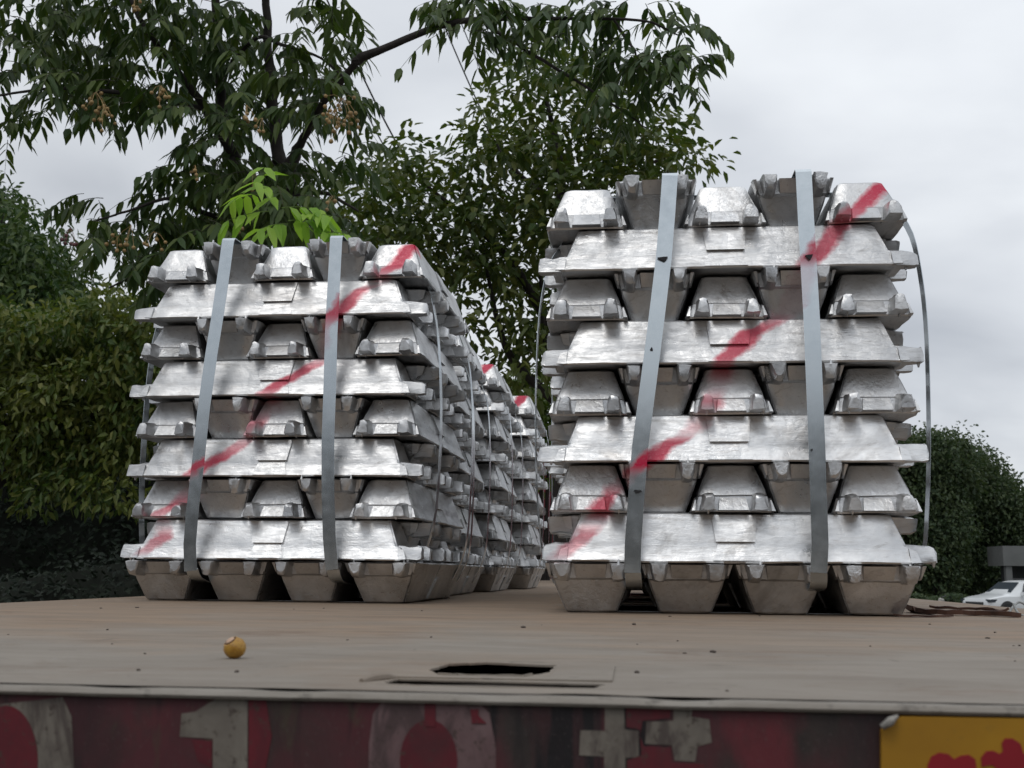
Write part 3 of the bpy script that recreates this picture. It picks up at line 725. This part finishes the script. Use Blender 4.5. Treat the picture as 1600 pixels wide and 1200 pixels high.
def compound(p, az, el, L, nl, leafL, leafW, LVs=None, tw=None, droop=.5):
    LVs = LVs or LV; d = Vector((math.cos(az)*math.cos(el), math.sin(az)*math.cos(el), math.sin(el)))
    pts = []
    for i in range(7):
        t = i/6; pts.append(p + d*L*t + Vector((0, 0, -1))*droop*L*t*t)
    if tw is not None: tube(tw, pts, [.0022-.0012*i/6 for i in range(7)], 4, False)
    side = Vector((-math.sin(az), math.cos(az), 0))
    for i in range(nl):
        t = .22+.78*(i//2)/((nl-1)//2+.01) if nl > 1 else 1
        t = min(t, 1); k = min(int(t*6), 5); q_ = pts[k].lerp(pts[k+1], t*6-k)
        td = (pts[k+1]-pts[k]).normalized(); s_ = 1 if i % 2 else -1
        dd = side*s_*rf.uniform(.5, .9) + td*rf.uniform(.3, .7) + Vector((0, 0, -1))*rf.uniform(.15, 1.1)
        nn = Vector((rf.uniform(-.5, .5), rf.uniform(-.9, .3), 1))
        l = leafL*rf.uniform(.75, 1.1)*(1-.25*abs(t-.55))
        LVs.add(q_, dd, nn, l, leafW*rf.uniform(.8, 1.15), rf.uniform(.1, .45))
CL = [(50, 40, 75, 50, 42), (150, 50, 70, 60, 44), (245, 40, 70, 50, 44), (330, 50, 60, 60, 36), (30, 110, 45, 35, 16), (12, 195, 18, 40, 8), (105, 165, 28, 22, 9), (75, 190, 22, 16, 6), (130, 125, 60, 30, 24),
      (180, 160, 28, 30, 12), (225, 120, 55, 40, 32), (285, 165, 40, 30, 15), (340, 180, 36, 60, 26), (370, 250, 50, 50, 34), (300, 240, 28, 22, 7), (270, 290, 35, 28, 11), (240, 350, 45, 35, 18),
      (152, 322, 26, 10, 5), (135, 350, 18, 14, 4), (330, 330, 65, 50, 50), (420, 300, 55, 40, 38), (495, 290, 45, 35, 22), (480, 110, 60, 40, 34), (500, 165, 50, 38, 40), (378, 150, 24, 60, 20),
      (490, 40, 45, 40, 14), (520, 15, 25, 25, 6), (385, 40, 22, 30, 9), (455, 250, 30, 16, 7), (205, 400, 40, 28, 16), (240, 430, 40, 28, 17), (160, 400, 20, 18, 5), (300, 400, 60, 45, 46), (230, 470, 12, 28, 5), (380, 360, 70, 50, 48), (480, 350, 60, 40, 30), (535, 250, 20, 18, 4), (180, 250, 10, 5, 0),
      (715, 60, 28, 38, 13), (755, 35, 40, 22, 14), (722, 12, 35, 18, 10), (850, 35, 50, 16, 9), (935, 15, 45, 20, 14), (985, 20, 30, 20, 8), (945, 110, 36, 36, 12), (1000, 100, 45, 36, 17), (1055, 75, 32, 28, 16), (1080, 110, 22, 24, 12),
      (1045, 150, 25, 30, 9), (880, 70, 22, 28, 7), (865, 25, 20, 18, 4), (790, 15, 30, 14, 8), (1020, 45, 20, 10, 4), (965, 165, 30, 22, 7)]
CL += [(100, -120, 160, 90, 110), (350, -120, 140, 90, 100), (560, -140, 100, 70, 40), (200, -320, 240, 110, 110), (450, -330, 180, 100, 70), (-120, 20, 90, 110, 70)]
for cx, cy, rx, ry, n_ in CL:
    far = cx > 600
    for i in range(int(n_*(.60 if far else .76))):
        a = rf.uniform(0, 6.28); r = math.sqrt(rf.random()); px = cx+rx*r*math.cos(a); py = cy+ry*r*math.sin(a)-14
        dep = rf.uniform(4.55, 5.1) if far else rf.uniform(4.5, 6.2)
        compound(tpt(px, py, dep), rf.uniform(0, 6.28), rf.uniform(-.2, .5), rf.uniform(.16, .26), rf.randint(8, 13), .105*rf.uniform(.8, 1.1), .034, None, twigs, rf.uniform(.4, .8))
kid(LV.build('crown', leafmat('dark_drooping_leaf', (.028, .056, .017), (.046, .082, .022), (.085, .118, .026), .28, .5), None), T1)
kid(build('twigs', twigs, bark('twig', (.06, .06, .035))), T1)
# fruit
M_fr = flat('pale_orange_berry', (.30, .19, .07), .5, 0, .35, 9); M_fr2 = flat('dark_red_berry', (.10, .03, .03), .5, 0, .3, 9)
for cx, cy, n_, sp, mt in [(150, 160, 13, 24, M_fr), (162, 182, 8, 20, M_fr), (250, 150, 9, 18, M_fr), (210, 14, 6, 10, M_fr), (535, 170, 13, 22, M_fr), (522, 190, 12, 20, M_fr), (545, 195, 8, 16, M_fr),
                           (183, 385, 6, 12, M_fr), (205, 368, 6, 16, M_fr), (240, 378, 5, 14, M_fr), (520, 322, 6, 12, M_fr), (305, 274, 5, 9, M_fr), (395, 286, 5, 12, M_fr), (110, 372, 7, 14, M_fr2), (385, 180, 6, 14, M_fr), (410, 200, 3, 8, M_fr), (375, 362, 5, 10, M_fr)]:
    bm = bmesh.new(); c0 = tpt(cx, cy-16, 4.45)
    for i in range(n_):
        p = tpt(cx+rf.gauss(0, sp*.6), cy+rf.gauss(0, sp*.55), rf.uniform(4.3, 4.55))
        bmesh.ops.create_icosphere(bm, subdivisions=2, radius=rf.uniform(.0075, .0098), matrix=Matrix.Translation(p))
        tube(bm, [c0, c0.lerp(p, .5)+Vector((0, 0, .012)), p], [.0012, .0010, .0009], 4, False)
    kid(build('fruit_cluster', bm, mt, None, 1.0), T1)
# bright young shoot
YS = Leaves(); tw2 = bmesh.new()
for px, py, az, el, nl in [(405, 305, 2.7, .3, 7), (410, 300, -1.2, .6, 6), (440, 325, .2, .2, 8), (470, 335, -.4, .0, 9), (420, 330, 3.4, -.1, 6), (450, 350, -2.0, -.2, 8), (480, 355, .1, -.1, 9), (500, 365, -.5, 0, 7), (450, 345, .6, .3, 8), (430, 318, -1.8, .5, 6)]:
    compound(tpt(px, py, 4.0+rf.uniform(-.06, .06)), az, el, .15, nl, .108, .037, YS, tw2, .2)
kid(YS.build('young_shoot', leafmat('young_leaf', (.20, .36, .05), (.28, .46, .07), (.34, .50, .085), .45, .45)), T1)['label'] = 'bright yellow-green young shoot'
kid(build('shoot_twigs', tw2, bark('green_twig', (.12, .18, .04))), T1)

def crown(clusters, dep, dd, leafL, leafW, mat, root, droopy=.2, jitter=1.0, sub=28, name='crown', up=.4, shell=0):
    """clumpy crown: every cluster is an ellipse of leafy sprays (px, py, rx, ry, number of leaves)"""
    LVx = Leaves(); tw = bmesh.new()
    s = dep/FPX
    for cx, cy, rx, ry, n_ in clusters:
        k = max(1, int(n_/sub))
        for j in range(k):
            a = rf.uniform(0, 6.28); r = rf.random()**.45
            cpx, cpy = cx+rx*r*math.cos(a), cy+ry*r*math.sin(a)
            c = tpt(cpx, cpy, dep+rf.uniform(-dd, dd)); R0 = rf.uniform(.55, 1.1)*jitter*leafL*3.0
            if shell:                                  # a rounded clump: leaves on its skin, facing out
                RS = shell*rf.uniform(.6, 1.25); sq = rf.uniform(.6, .9)
                for i in range(sub):
                    o = rdir(-.75, 1); rr_ = RS*rf.uniform(.72, 1.06)*(1+.25*noise.noise((o.x*2+cpx, o.y*2+cpy, o.z*2)))
                    p = c + Vector((o.x*rr_, o.y*rr_, o.z*rr_*sq)); d = o*rf.uniform(.2, .8) + rdir()*.75 + Vector((0, 0, -droopy))
                    LVx.add(p, d, o+rdir()*.45, leafL*rf.uniform(.6, 1.2), leafW*rf.uniform(.8, 1.2), .2, False)
                continue
            for i in range(sub):
                o = rdir(); p = c + Vector((o.x*R0*1.15, o.y*R0*1.15, o.z*R0*.75))*rf.random()**.4
                d = (p-c).normalized() + rdir()*.7 + Vector((0, 0, -droopy))
                LVx.add(p, d, Vector((rf.uniform(-.6, .6), rf.uniform(-.8, .4), 1)), leafL*rf.uniform(.65, 1.15), leafW*rf.uniform(.8, 1.2), .15, False)
    return kid(LVx.build(name, mat), root)

# --- middle tree
T2 = tree_root('broadleaf_tree', 880, 8.6, 'medium green broadleaf tree with sky gaps rising between the two rows of ingots')
mid = [(a, b, c, d, int(e*.37)) for a, b, c, d, e in [(830, 108, 26, 34, 620), (800, 140, 16, 24, 240), (868, 88, 18, 26, 300), (900, 120, 30, 34, 480), (925, 85, 12, 20, 140), (760, 170, 14, 14, 160), (730, 235, 16, 16, 200), (610, 245, 14, 12, 160), (800, 215, 55, 40, 900), (752, 182, 14, 12, 90), (750, 205, 18, 14, 130), (890, 190, 80, 60, 1700), (975, 190, 55, 50, 900), (770, 235, 26, 20, 200), (840, 290, 90, 60, 2000), (950, 270, 80, 50, 1500),
       (1035, 205, 36, 26, 420), (1062, 245, 38, 18, 300), (1000, 235, 40, 30, 400), (700, 285, 60, 32, 900), (625, 240, 22, 14, 170), (650, 262, 38, 22, 380), (590, 285, 34, 28, 420), (570, 325, 40, 40, 700), (700, 360, 90, 60, 2000), (620, 350, 60, 48, 1100), (820, 380, 80, 60, 1800), (900, 330, 60, 40, 900),
       (690, 430, 50, 45, 800), (780, 440, 50, 40, 620), (850, 470, 45, 55, 800), (800, 540, 45, 45, 520), (730, 500, 30, 36, 330), (860, 560, 36, 40, 420), (770, 590, 50, 30, 420), (920, 450, 60, 80, 900), (1000, 400, 60, 80, 600), (640, 420, 40, 30, 400)]]
M_l2 = leafmat('olive_green_leaf', (.046, .078, .022), (.072, .106, .028), (.125, .138, .036), .32)
crown(mid, 8.6, .9, .100, .052, M_l2, T2, .5, .95, 18)
bm = bmesh.new(); b0 = T2.location
limb([(885, 1350, 8.6, .13), (885, 700, 8.6, .10), (882, 520, 8.6, .075), (880, 360, 8.6, .05), (872, 240, 8.6, .03), (845, 120, 8.6, .008)])
limb([(880, 560, 8.6, .06), (820, 440, 8.5, .035), (740, 350, 8.4, .02), (640, 270, 8.3, .008)])
limb([(882, 480, 8.6, .05), (940, 350, 8.7, .03), (1010, 260, 8.7, .015), (1075, 240, 8.7, .005)])
limb([(884, 640, 8.6, .05), (800, 560, 8.4, .03), (770, 470, 8.3, .018), (755, 380, 8.3, .008)])
limb([(878, 330, 8.6, .03), (800, 260, 8.5, .015), (755, 190, 8.5, .004)])
limb([(884, 620, 8.6, .04), (850, 520, 8.4, .025), (845, 420, 8.3, .01)])
kid(build('trunk', bm, M_bark, None, .9), T2)

# --- bright bush seen between the rows, low trees further on
T5 = tree_root('leafy_bush', 830, 10.5, 'yellow-green bush seen in the gap between the rows of ingots', 'bush')
crown([(835, 625, 36, 40, 900), (800, 665, 60, 40, 800), (850, 700, 60, 60, 1200), (870, 640, 30, 40, 400)], 10.5, .5, .08, .04, leafmat('yellow_green_leaf', (.06, .11, .02), (.09, .15, .025), (.12, .17, .03), .3), T5)
bm = bmesh.new()
for k in range(5): limb([(845, 1150, 10.5, .03), (830+k*8, 800, 10.5, .02), (805+k*18, 660, 10.4, .006)], 3, 6)
kid(build('stem', bm, M_bark, None, .9), T5)

# --- trees at the left edge
M_l3 = leafmat('camphor_leaf', (.044, .082, .020), (.085, .122, .026), (.175, .180, .046), .3, .42)
M_l3b = leafmat('deep_green_leaf', (.028, .064, .024), (.048, .088, .028), (.090, .125, .038), .25, .42)
T3 = tree_root('dense_tree', -40, 14.5, 'taller deep green dense tree at the left edge, behind the olive one')
crown([(-60, 400, 90, 90, 3200), (20, 400, 58, 55, 2600), (-5, 330, 28, 26, 600), (30, 470, 65, 60, 2800), (60, 420, 32, 40, 900), (-60, 560, 110, 90, 2500), (60, 500, 50, 50, 1400), (20, 540, 90, 40, 2200), (85, 455, 24, 50, 900)], 14.5, 1.3, .13, .055, M_l3b, T3, .4, 1.5, 110, shell=.50)
bm = bmesh.new(); limb([(-40, 1150, 14.5, .22), (-40, 800, 14.5, .18), (-30, 560, 14.5, .12), (0, 400, 14.5, .05), (5, 330, 14.5, .02)], 4, 10)
limb([(-38, 640, 14.5, .08), (40, 520, 14.2, .05), (60, 440, 14.2, .02)], 4, 8); kid(build('trunk', bm, M_bark, None, .9), T3)
T4 = tree_root('camphor_tree', 60, 11.2, 'broad olive green tree with dense leaves left of the nearest left bundle')
crown([(a, b, c, d, int(e*1.35)) for a, b, c, d, e in [(60, 580, 62, 50, 1500), (150, 556, 60, 42, 1600), (125, 508, 20, 14, 260), (165, 490, 14, 20, 260), (215, 492, 16, 20, 260), (40, 530, 40, 20, 500), (195, 512, 22, 18, 340), (88, 500, 20, 14, 200), (30, 640, 80, 60, 1800), (130, 640, 80, 60, 1900), (215, 600, 40, 60, 1300), (60, 700, 80, 40, 1100), (160, 690, 70, 40, 1200), (-60, 620, 70, 90, 1800),
       (260, 520, 50, 40, 700), (260, 640, 50, 70, 900), (150, 770, 60, 18, 260), (60, 760, 90, 24, 500), (0, 520, 50, 40, 1200), (340, 560, 60, 80, 900)]], 11.2, 1.0, .095, .046, M_l3, T4, .6, 1.15, 85, shell=.34)
bm = bmesh.new(); limb([(-60, 1350, 12.0, .12), (-50, 900, 12.0, .11), (-20, 760, 12.0, .09), (90, 640, 11.2, .05), (110, 540, 11.2, .02)], 4, 10)
limb([(-30, 790, 11.8, .08), (20, 700, 11.1, .05), (-20, 600, 11.1, .02)], 4, 8); limb([(-25, 770, 11.8, .08), (90, 690, 11.3, .04), (230, 590, 11.1, .02)], 4, 8)
kid(build('trunk', bm, M_bark, None, .9), T4)
# hedges closing the view under the crowns, deep shade put into the leaf colour
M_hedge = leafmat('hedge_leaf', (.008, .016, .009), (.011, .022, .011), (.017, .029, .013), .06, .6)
def hedge(name, x0, x1, y, z0, z1, th, n_, L, mat, label, cat='hedge', top=.25):
    root = empty(name, ((x0+x1)/2, y, z0)); meta(root, label, cat)
    H = Leaves()
    for i in range(n_):
        x = rf.uniform(x0, x1); z = z0+(z1-z0+top*noise.noise((x*.5, y, 0))*2+top*noise.noise((x*1.7, y, 3)))*rf.random()**.8
        yy = y+rf.uniform(-th, th)*(1-.3*rf.random())+.35*noise.noise((x*1.1, z*1.3, y))
        H.add(Vector((x, yy, z)), rdir(-.6, .8), Vector((rf.uniform(-.6, .6), -1, rf.uniform(0, 1))), L*rf.uniform(.6, 1.2), L*.5, .2, False)
    kid(H.build('foliage', mat), root)
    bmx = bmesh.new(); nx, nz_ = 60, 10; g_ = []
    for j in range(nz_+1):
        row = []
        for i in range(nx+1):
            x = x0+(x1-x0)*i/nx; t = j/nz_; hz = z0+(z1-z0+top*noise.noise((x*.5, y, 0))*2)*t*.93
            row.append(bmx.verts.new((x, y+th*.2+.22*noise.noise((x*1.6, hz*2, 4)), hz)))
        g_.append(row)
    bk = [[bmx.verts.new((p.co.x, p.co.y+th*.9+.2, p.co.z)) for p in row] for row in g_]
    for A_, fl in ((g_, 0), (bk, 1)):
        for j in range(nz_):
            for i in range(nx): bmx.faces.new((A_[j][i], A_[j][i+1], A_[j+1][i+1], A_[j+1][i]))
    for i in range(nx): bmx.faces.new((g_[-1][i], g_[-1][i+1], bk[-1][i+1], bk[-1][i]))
    kid(build('dark_core', bmx, flat('hedge_dark_core', (.010, .013, .008), 1, 0, .3, 5)), root)  # solid dark core added inside the leaves to block light
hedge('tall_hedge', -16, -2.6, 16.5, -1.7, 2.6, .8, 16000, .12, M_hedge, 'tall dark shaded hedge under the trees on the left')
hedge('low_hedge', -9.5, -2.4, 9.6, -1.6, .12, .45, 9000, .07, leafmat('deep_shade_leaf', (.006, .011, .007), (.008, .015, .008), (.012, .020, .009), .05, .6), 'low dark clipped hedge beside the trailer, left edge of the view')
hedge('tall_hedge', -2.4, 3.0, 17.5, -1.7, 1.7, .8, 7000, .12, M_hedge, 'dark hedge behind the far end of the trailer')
# --- far trees on the right
M_l6 = leafmat('far_tree_leaf', (.036, .062, .030), (.052, .080, .038), (.084, .110, .048), .25, .5)
GR = 'far trees behind the car'
def rtree(px, dep, clusters, label, n_mul=1):
    T = tree_root('round_tree', px, dep, label, 'tree', GR)
    crown([(a, b, c, d, int(e*4.6*n_mul)) for a, b, c, d, e in clusters], dep, 1.8, .22, .14, M_l6, T, .1, 2.6, 150, shell=1.25)
    bmx = bmesh.new(); p = T.location; top = tpt(px, clusters[0][1], dep)
    tube(bmx, spline([(p.x, p.y, p.z-.1), (p.x+.1, p.y, p.z+2), tuple(top)], 4), [.35-.03*i for i in range(9)], 8)
    kid(build('trunk', bmx, M_bark, None, .9), T)
rtree(1450, 60, [(1435, 716, 26, 20, 900), (1475, 712, 28, 20, 1200), (1405, 730, 40, 36, 1300), (1460, 760, 50, 40, 2200), (1400, 800, 50, 50, 2000), (1450, 830, 50, 40, 1800), (1430, 890, 60, 30, 1500)], 'dark green round tree right behind the right bundle')
rtree(1545, 64, [(1518, 735, 22, 16, 1000), (1545, 782, 32, 30, 1900), (1520, 790, 45, 45, 2000), (1585, 810, 30, 30, 1400), (1530, 850, 50, 40, 1800), (1590, 830, 30, 30, 800), (1510, 900, 50, 26, 1200)], 'broad dark green tree above the white car')
rtree(1640, 68, [(1650, 820, 30, 34, 1500), (1612, 815, 22, 20, 700), (1650, 850, 50, 40, 1600)], 'dark green tree cut by the right edge of the view')
hedge('tall_hedge', 16, 40, 72, -2.2, 2.1, 1.2, 9000, .35, M_l6, 'dark shrubbery behind the white car', 'shrubbery', .5)
hedge('low_hedge', 10.2, 15.0, 53, -2.2, -.75, .6, 5000, .16, M_l6, 'low green shrubs between the right bundle and the car', 'shrubbery', .3)

# ---------------------------------------------------------------- overhead cables
M_cab = flat('black_cable', (.03, .03, .035), .6)
CB = 'overhead cables crossing the sky'
for (a, b, c, d), r, lab in [((500, -24, 700, 340), .0135, 'thick dark cable crossing the sky left of the long bare branch'), ((515, 60, 680, 330), .010, 'thin cable just left of the thick one, above the middle tree'),
                       ((500, 98, 650, 330), .008, 'faintest leftmost cable running down to the middle tree'), ((660, -42, 830, 300), .011, 'dark cable passing behind the long branch towards the middle tree'),
                       ((690, -40, 850, 290), .008, 'thin cable to the right of the one crossing the long branch')]:
    p, q_ = tpt(a, b, 13), tpt(c, d, 26); bm = bmesh.new()
    P = [p.lerp(q_, t/14)-Vector((0, 0, .35*math.sin(math.pi*t/14))) for t in range(15)]
    tube(bm, P, [r*1.3*(13+13*t/14)/20 for t in range(15)], 6)
    meta(build('overhead_cable', bm, M_cab, None, 1), lab, 'cable', CB)

# ---------------------------------------------------------------- white car, scooter, gatehouse
CY = 51.0
cp = aty(1522, 930, CY); gzc = gz(cp.x, CY)+.22
car = empty('parked_car', (cp.x, CY, gzc), R_(24)); meta(car, 'white sport utility vehicle parked under the far trees at the right edge', 'car')
M_car = NM('white_car_paint', .3, 0, (.72, .74, .74)); M_car.b.inputs['Coat Weight'].default_value = .6; M_car = M_car.m
M_glass = NM('car_glass', .08, 0, (.05, .06, .07)).m; M_tyre = flat('tyre_rubber', (.02, .02, .02), .8); M_trim = flat('dark_trim', (.03, .03, .03), .5); M_rim = flat('alloy', (.45, .46, .47), .35, .8)
# cross sections along the car, nose at x=0: (x, half width at belt, belt z, roof z, half width roof)
secs = [(0.00, .70, .50, .78, .62), (.06, .82, .35, .92, .74), (.35, .90, .30, 1.00, .80), (.8, .925, .28, 1.06, .82), (1.25, .93, .28, 1.10, .82), (1.45, .93, .28, 1.15, .80), (1.75, .93, .28, 1.36, .70), (2.10, .93, .28, 1.60, .62), (2.45, .93, .28, 1.68, .60), (3.2, .93, .28, 1.70, .60), (3.9, .93, .28, 1.65, .60), (4.25, .92, .30, 1.50, .64), (4.5, .88, .34, 1.10, .76), (4.62, .82, .45, .95, .74)]
bm = bmesh.new(); rings = []
secs = [(x-(.22 if x > 1 else 0), *r_) for x, *r_ in secs]
for x, hw, zb, zt, hr in secs:
    bz = min(1.03, zt-.04)
    pr_ = [(-hw*.92, zb), (-hw, zb+.12), (-hw*1.01, .72 if zt > .8 else .6), (-hw*.985, bz*.97), (-hr-(hw-hr)*.55 if zt < 1.2 else -hw*.95, bz), (-hr, zt-.03), (-hr*.6, zt), (hr*.6, zt), (hr, zt-.03), (hr+(hw-hr)*.55 if zt < 1.2 else hw*.95, bz), (hw*.985, bz*.97), (hw*1.01, .72 if zt > .8 else .6), (hw, zb+.12), (hw*.92, zb)]
    rings.append([bm.verts.new((x, y, z)) for y, z in pr_])
for a, b in zip(rings, rings[1:]):
    for k in range(len(a)): bm.faces.new((a[k], a[(k+1) % len(a)], b[(k+1) % len(b)], b[k]))
bm.faces.new(rings[0]); bm.faces.new(rings[-1][::-1])
build('body', bm, M_car, car, .6)
def pan(name, pts, mat, th=.012, par=None):
    bm = bmesh.new(); n_ = (Vector(pts[1])-Vector(pts[0])).cross(Vector(pts[2])-Vector(pts[0])).normalized()*th
    a = [bm.verts.new(Vector(p)+n_) for p in pts]; b = [bm.verts.new(Vector(p)-n_) for p in pts]
    bm.faces.new(a); bm.faces.new(b[::-1])
    for i in range(len(a)): bm.faces.new((a[i], a[(i+1) % len(a)], b[(i+1) % len(a)], b[i]))
    return build(name, bm, mat, par or car)
pan('windscreen', [(1.29, -.74, 1.17), (1.29, .74, 1.17), (1.86, .60, 1.595), (1.86, -.60, 1.595)], M_glass)
for s_ in (-1, 1):
    pan('side_window', [(1.73, s_*.905, 1.07), (2.63, s_*.905, 1.08), (2.63, s_*.655, 1.58), (2.08, s_*.665, 1.55)], M_glass, .02)
    pan('side_window', [(2.71, s_*.905, 1.08), (3.78, s_*.905, 1.10), (3.63, s_*.66, 1.55), (2.71, s_*.655, 1.58)], M_glass, .02)
    bm = bmesh.new(); box(bm, .03, .42, s_*.66 if s_ > 0 else -.90, .90 if s_ > 0 else -.66, .76, .88); build('headlight', bm, M_glass, car)
    bm = bmesh.new(); box(bm, 1.60, 1.76, s_*.95 if s_ > 0 else -1.12, 1.12 if s_ > 0 else -.95, 1.04, 1.19); bmesh.ops.bevel(bm, geom=bm.edges[:], offset=.03, segments=2); build('mirror', bm, M_car, car, .8)
    for wx in (.92, 3.62):
        bm = bmesh.new(); bmesh.ops.create_cone(bm, cap_ends=True, segments=28, radius1=.40, radius2=.40, depth=.10, matrix=Matrix.Translation((wx, s_*.89, .42)) @ Matrix.Rotation(math.pi/2, 4, 'X'))
        build('wheel_arch', bm, M_trim, car, .8)
        bm = bmesh.new(); bmesh.ops.create_cone(bm, cap_ends=True, segments=28, radius1=.35, radius2=.35, depth=.22, matrix=Matrix.Translation((wx, s_*.86, .35)) @ Matrix.Rotation(math.pi/2, 4, 'X'))
        wh = build('wheel', bm, M_tyre, car, .8)
        bm = bmesh.new()
        for k in range(10):
            t = k*math.pi/5; box(bm, 0, 0.001, 0, .001, 0, .001) if False else tube(bm, [(wx, s_*.975, .35), (wx+.22*math.cos(t), s_*.975, .35+.22*math.sin(t))], [.03, .022], 5)
        build('rim', bm, M_rim, wh)
bm = bmesh.new(); box(bm, -.015, .05, -.55, .55, .48, .76); build('grille', bm, M_trim, car)
bm = bmesh.new()
for s_ in (-1, 1): tube(bm, [(2.4, s_*.55, 1.70), (2.5, s_*.55, 1.745), (3.8, s_*.55, 1.735), (3.9, s_*.55, 1.68)], [.018]*4, 6)
build('roof_rail', bm, M_trim, car)
# scooter
sp_ = aty(1486, 935, 50.0); sco = empty('parked_scooter', (sp_.x, 50.0, gz(0, 50)+.15), R_(150)); meta(sco, 'pale motor scooter parked just in front of the white car', 'scooter')
bm = bmesh.new(); tube(bm, spline([(-.62, 0, .62), (-.3, 0, .62), (0, 0, .34), (.28, 0, .36), (.42, 0, .75), (.38, 0, .98)], 4), [.09]*4+[.13]*4+[.10]*4+[.14]*4+[.12]*4+[.06], 10); build('scooter_body', bm, flat('cream_plastic', (.42, .40, .36), .4), sco, .9)
for wx in (-.52, .58):
    bm = bmesh.new(); bmesh.ops.create_cone(bm, cap_ends=True, segments=24, radius1=.23, radius2=.23, depth=.1, matrix=Matrix.Translation((wx, 0, .23)) @ Matrix.Rotation(math.pi/2, 4, 'X')); build('wheel', bm, M_tyre, sco, .8)
bm = bmesh.new(); tube(bm, [(.58, 0, .23), (.46, 0, .6), (.36, 0, 1.02)], [.03]*3, 8); tube(bm, [(.30, -.33, 1.08), (.36, 0, 1.03), (.30, .33, 1.08)], [.02]*3, 8); build('handlebar', bm, M_trim, sco)
bm = bmesh.new(); box(bm, -.65, -.02, -.13, .13, .70, .80); bmesh.ops.bevel(bm, geom=bm.edges[:], offset=.03, segments=2); build('seat', bm, M_trim, sco)
# gatehouse
gp = aty(1566, 880, 56.0); gb = empty('gatehouse', (gp.x, 56.0, gz(0, 50))); meta(gb, 'grey flat-roofed gatehouse with dark opening at the right edge', 'building')
M_con = flat('grey_render', (.13, .135, .13), .85, 0, .15, 1.5); zt = aty(1566, 853, 56.0).z-gz(0, 50); zm = aty(1566, 884, 56.0).z-gz(0, 50)
bm = bmesh.new(); box(bm, 0, 9, -.2, 2.2, zm, zt); build('roof', bm, M_con, gb)
bm = bmesh.new(); box(bm, .5, 9, 1.7, 1.9, 0, zm-.003); box(bm, 8.7, 8.99, .2, 1.6, 0, zm-.003); build('wall', bm, flat('dark_wall', (.05, .055, .055), .9), gb)
for px_ in (.12, 1.35, 5.5):
    bm = bmesh.new(); box(bm, px_, px_+.28, -.1, .2, 0, zm-.003); build('pillar', bm, M_con, gb)
bm = bmesh.new(); box(bm, 1.64, 5.4, -.24, -.205, zm+.1, zt-.35); build('fascia_panel', bm, flat('pale_panel', (.22, .235, .23), .7), gb)
sc.render.resolution_x, sc.render.resolution_y = 1024, 768
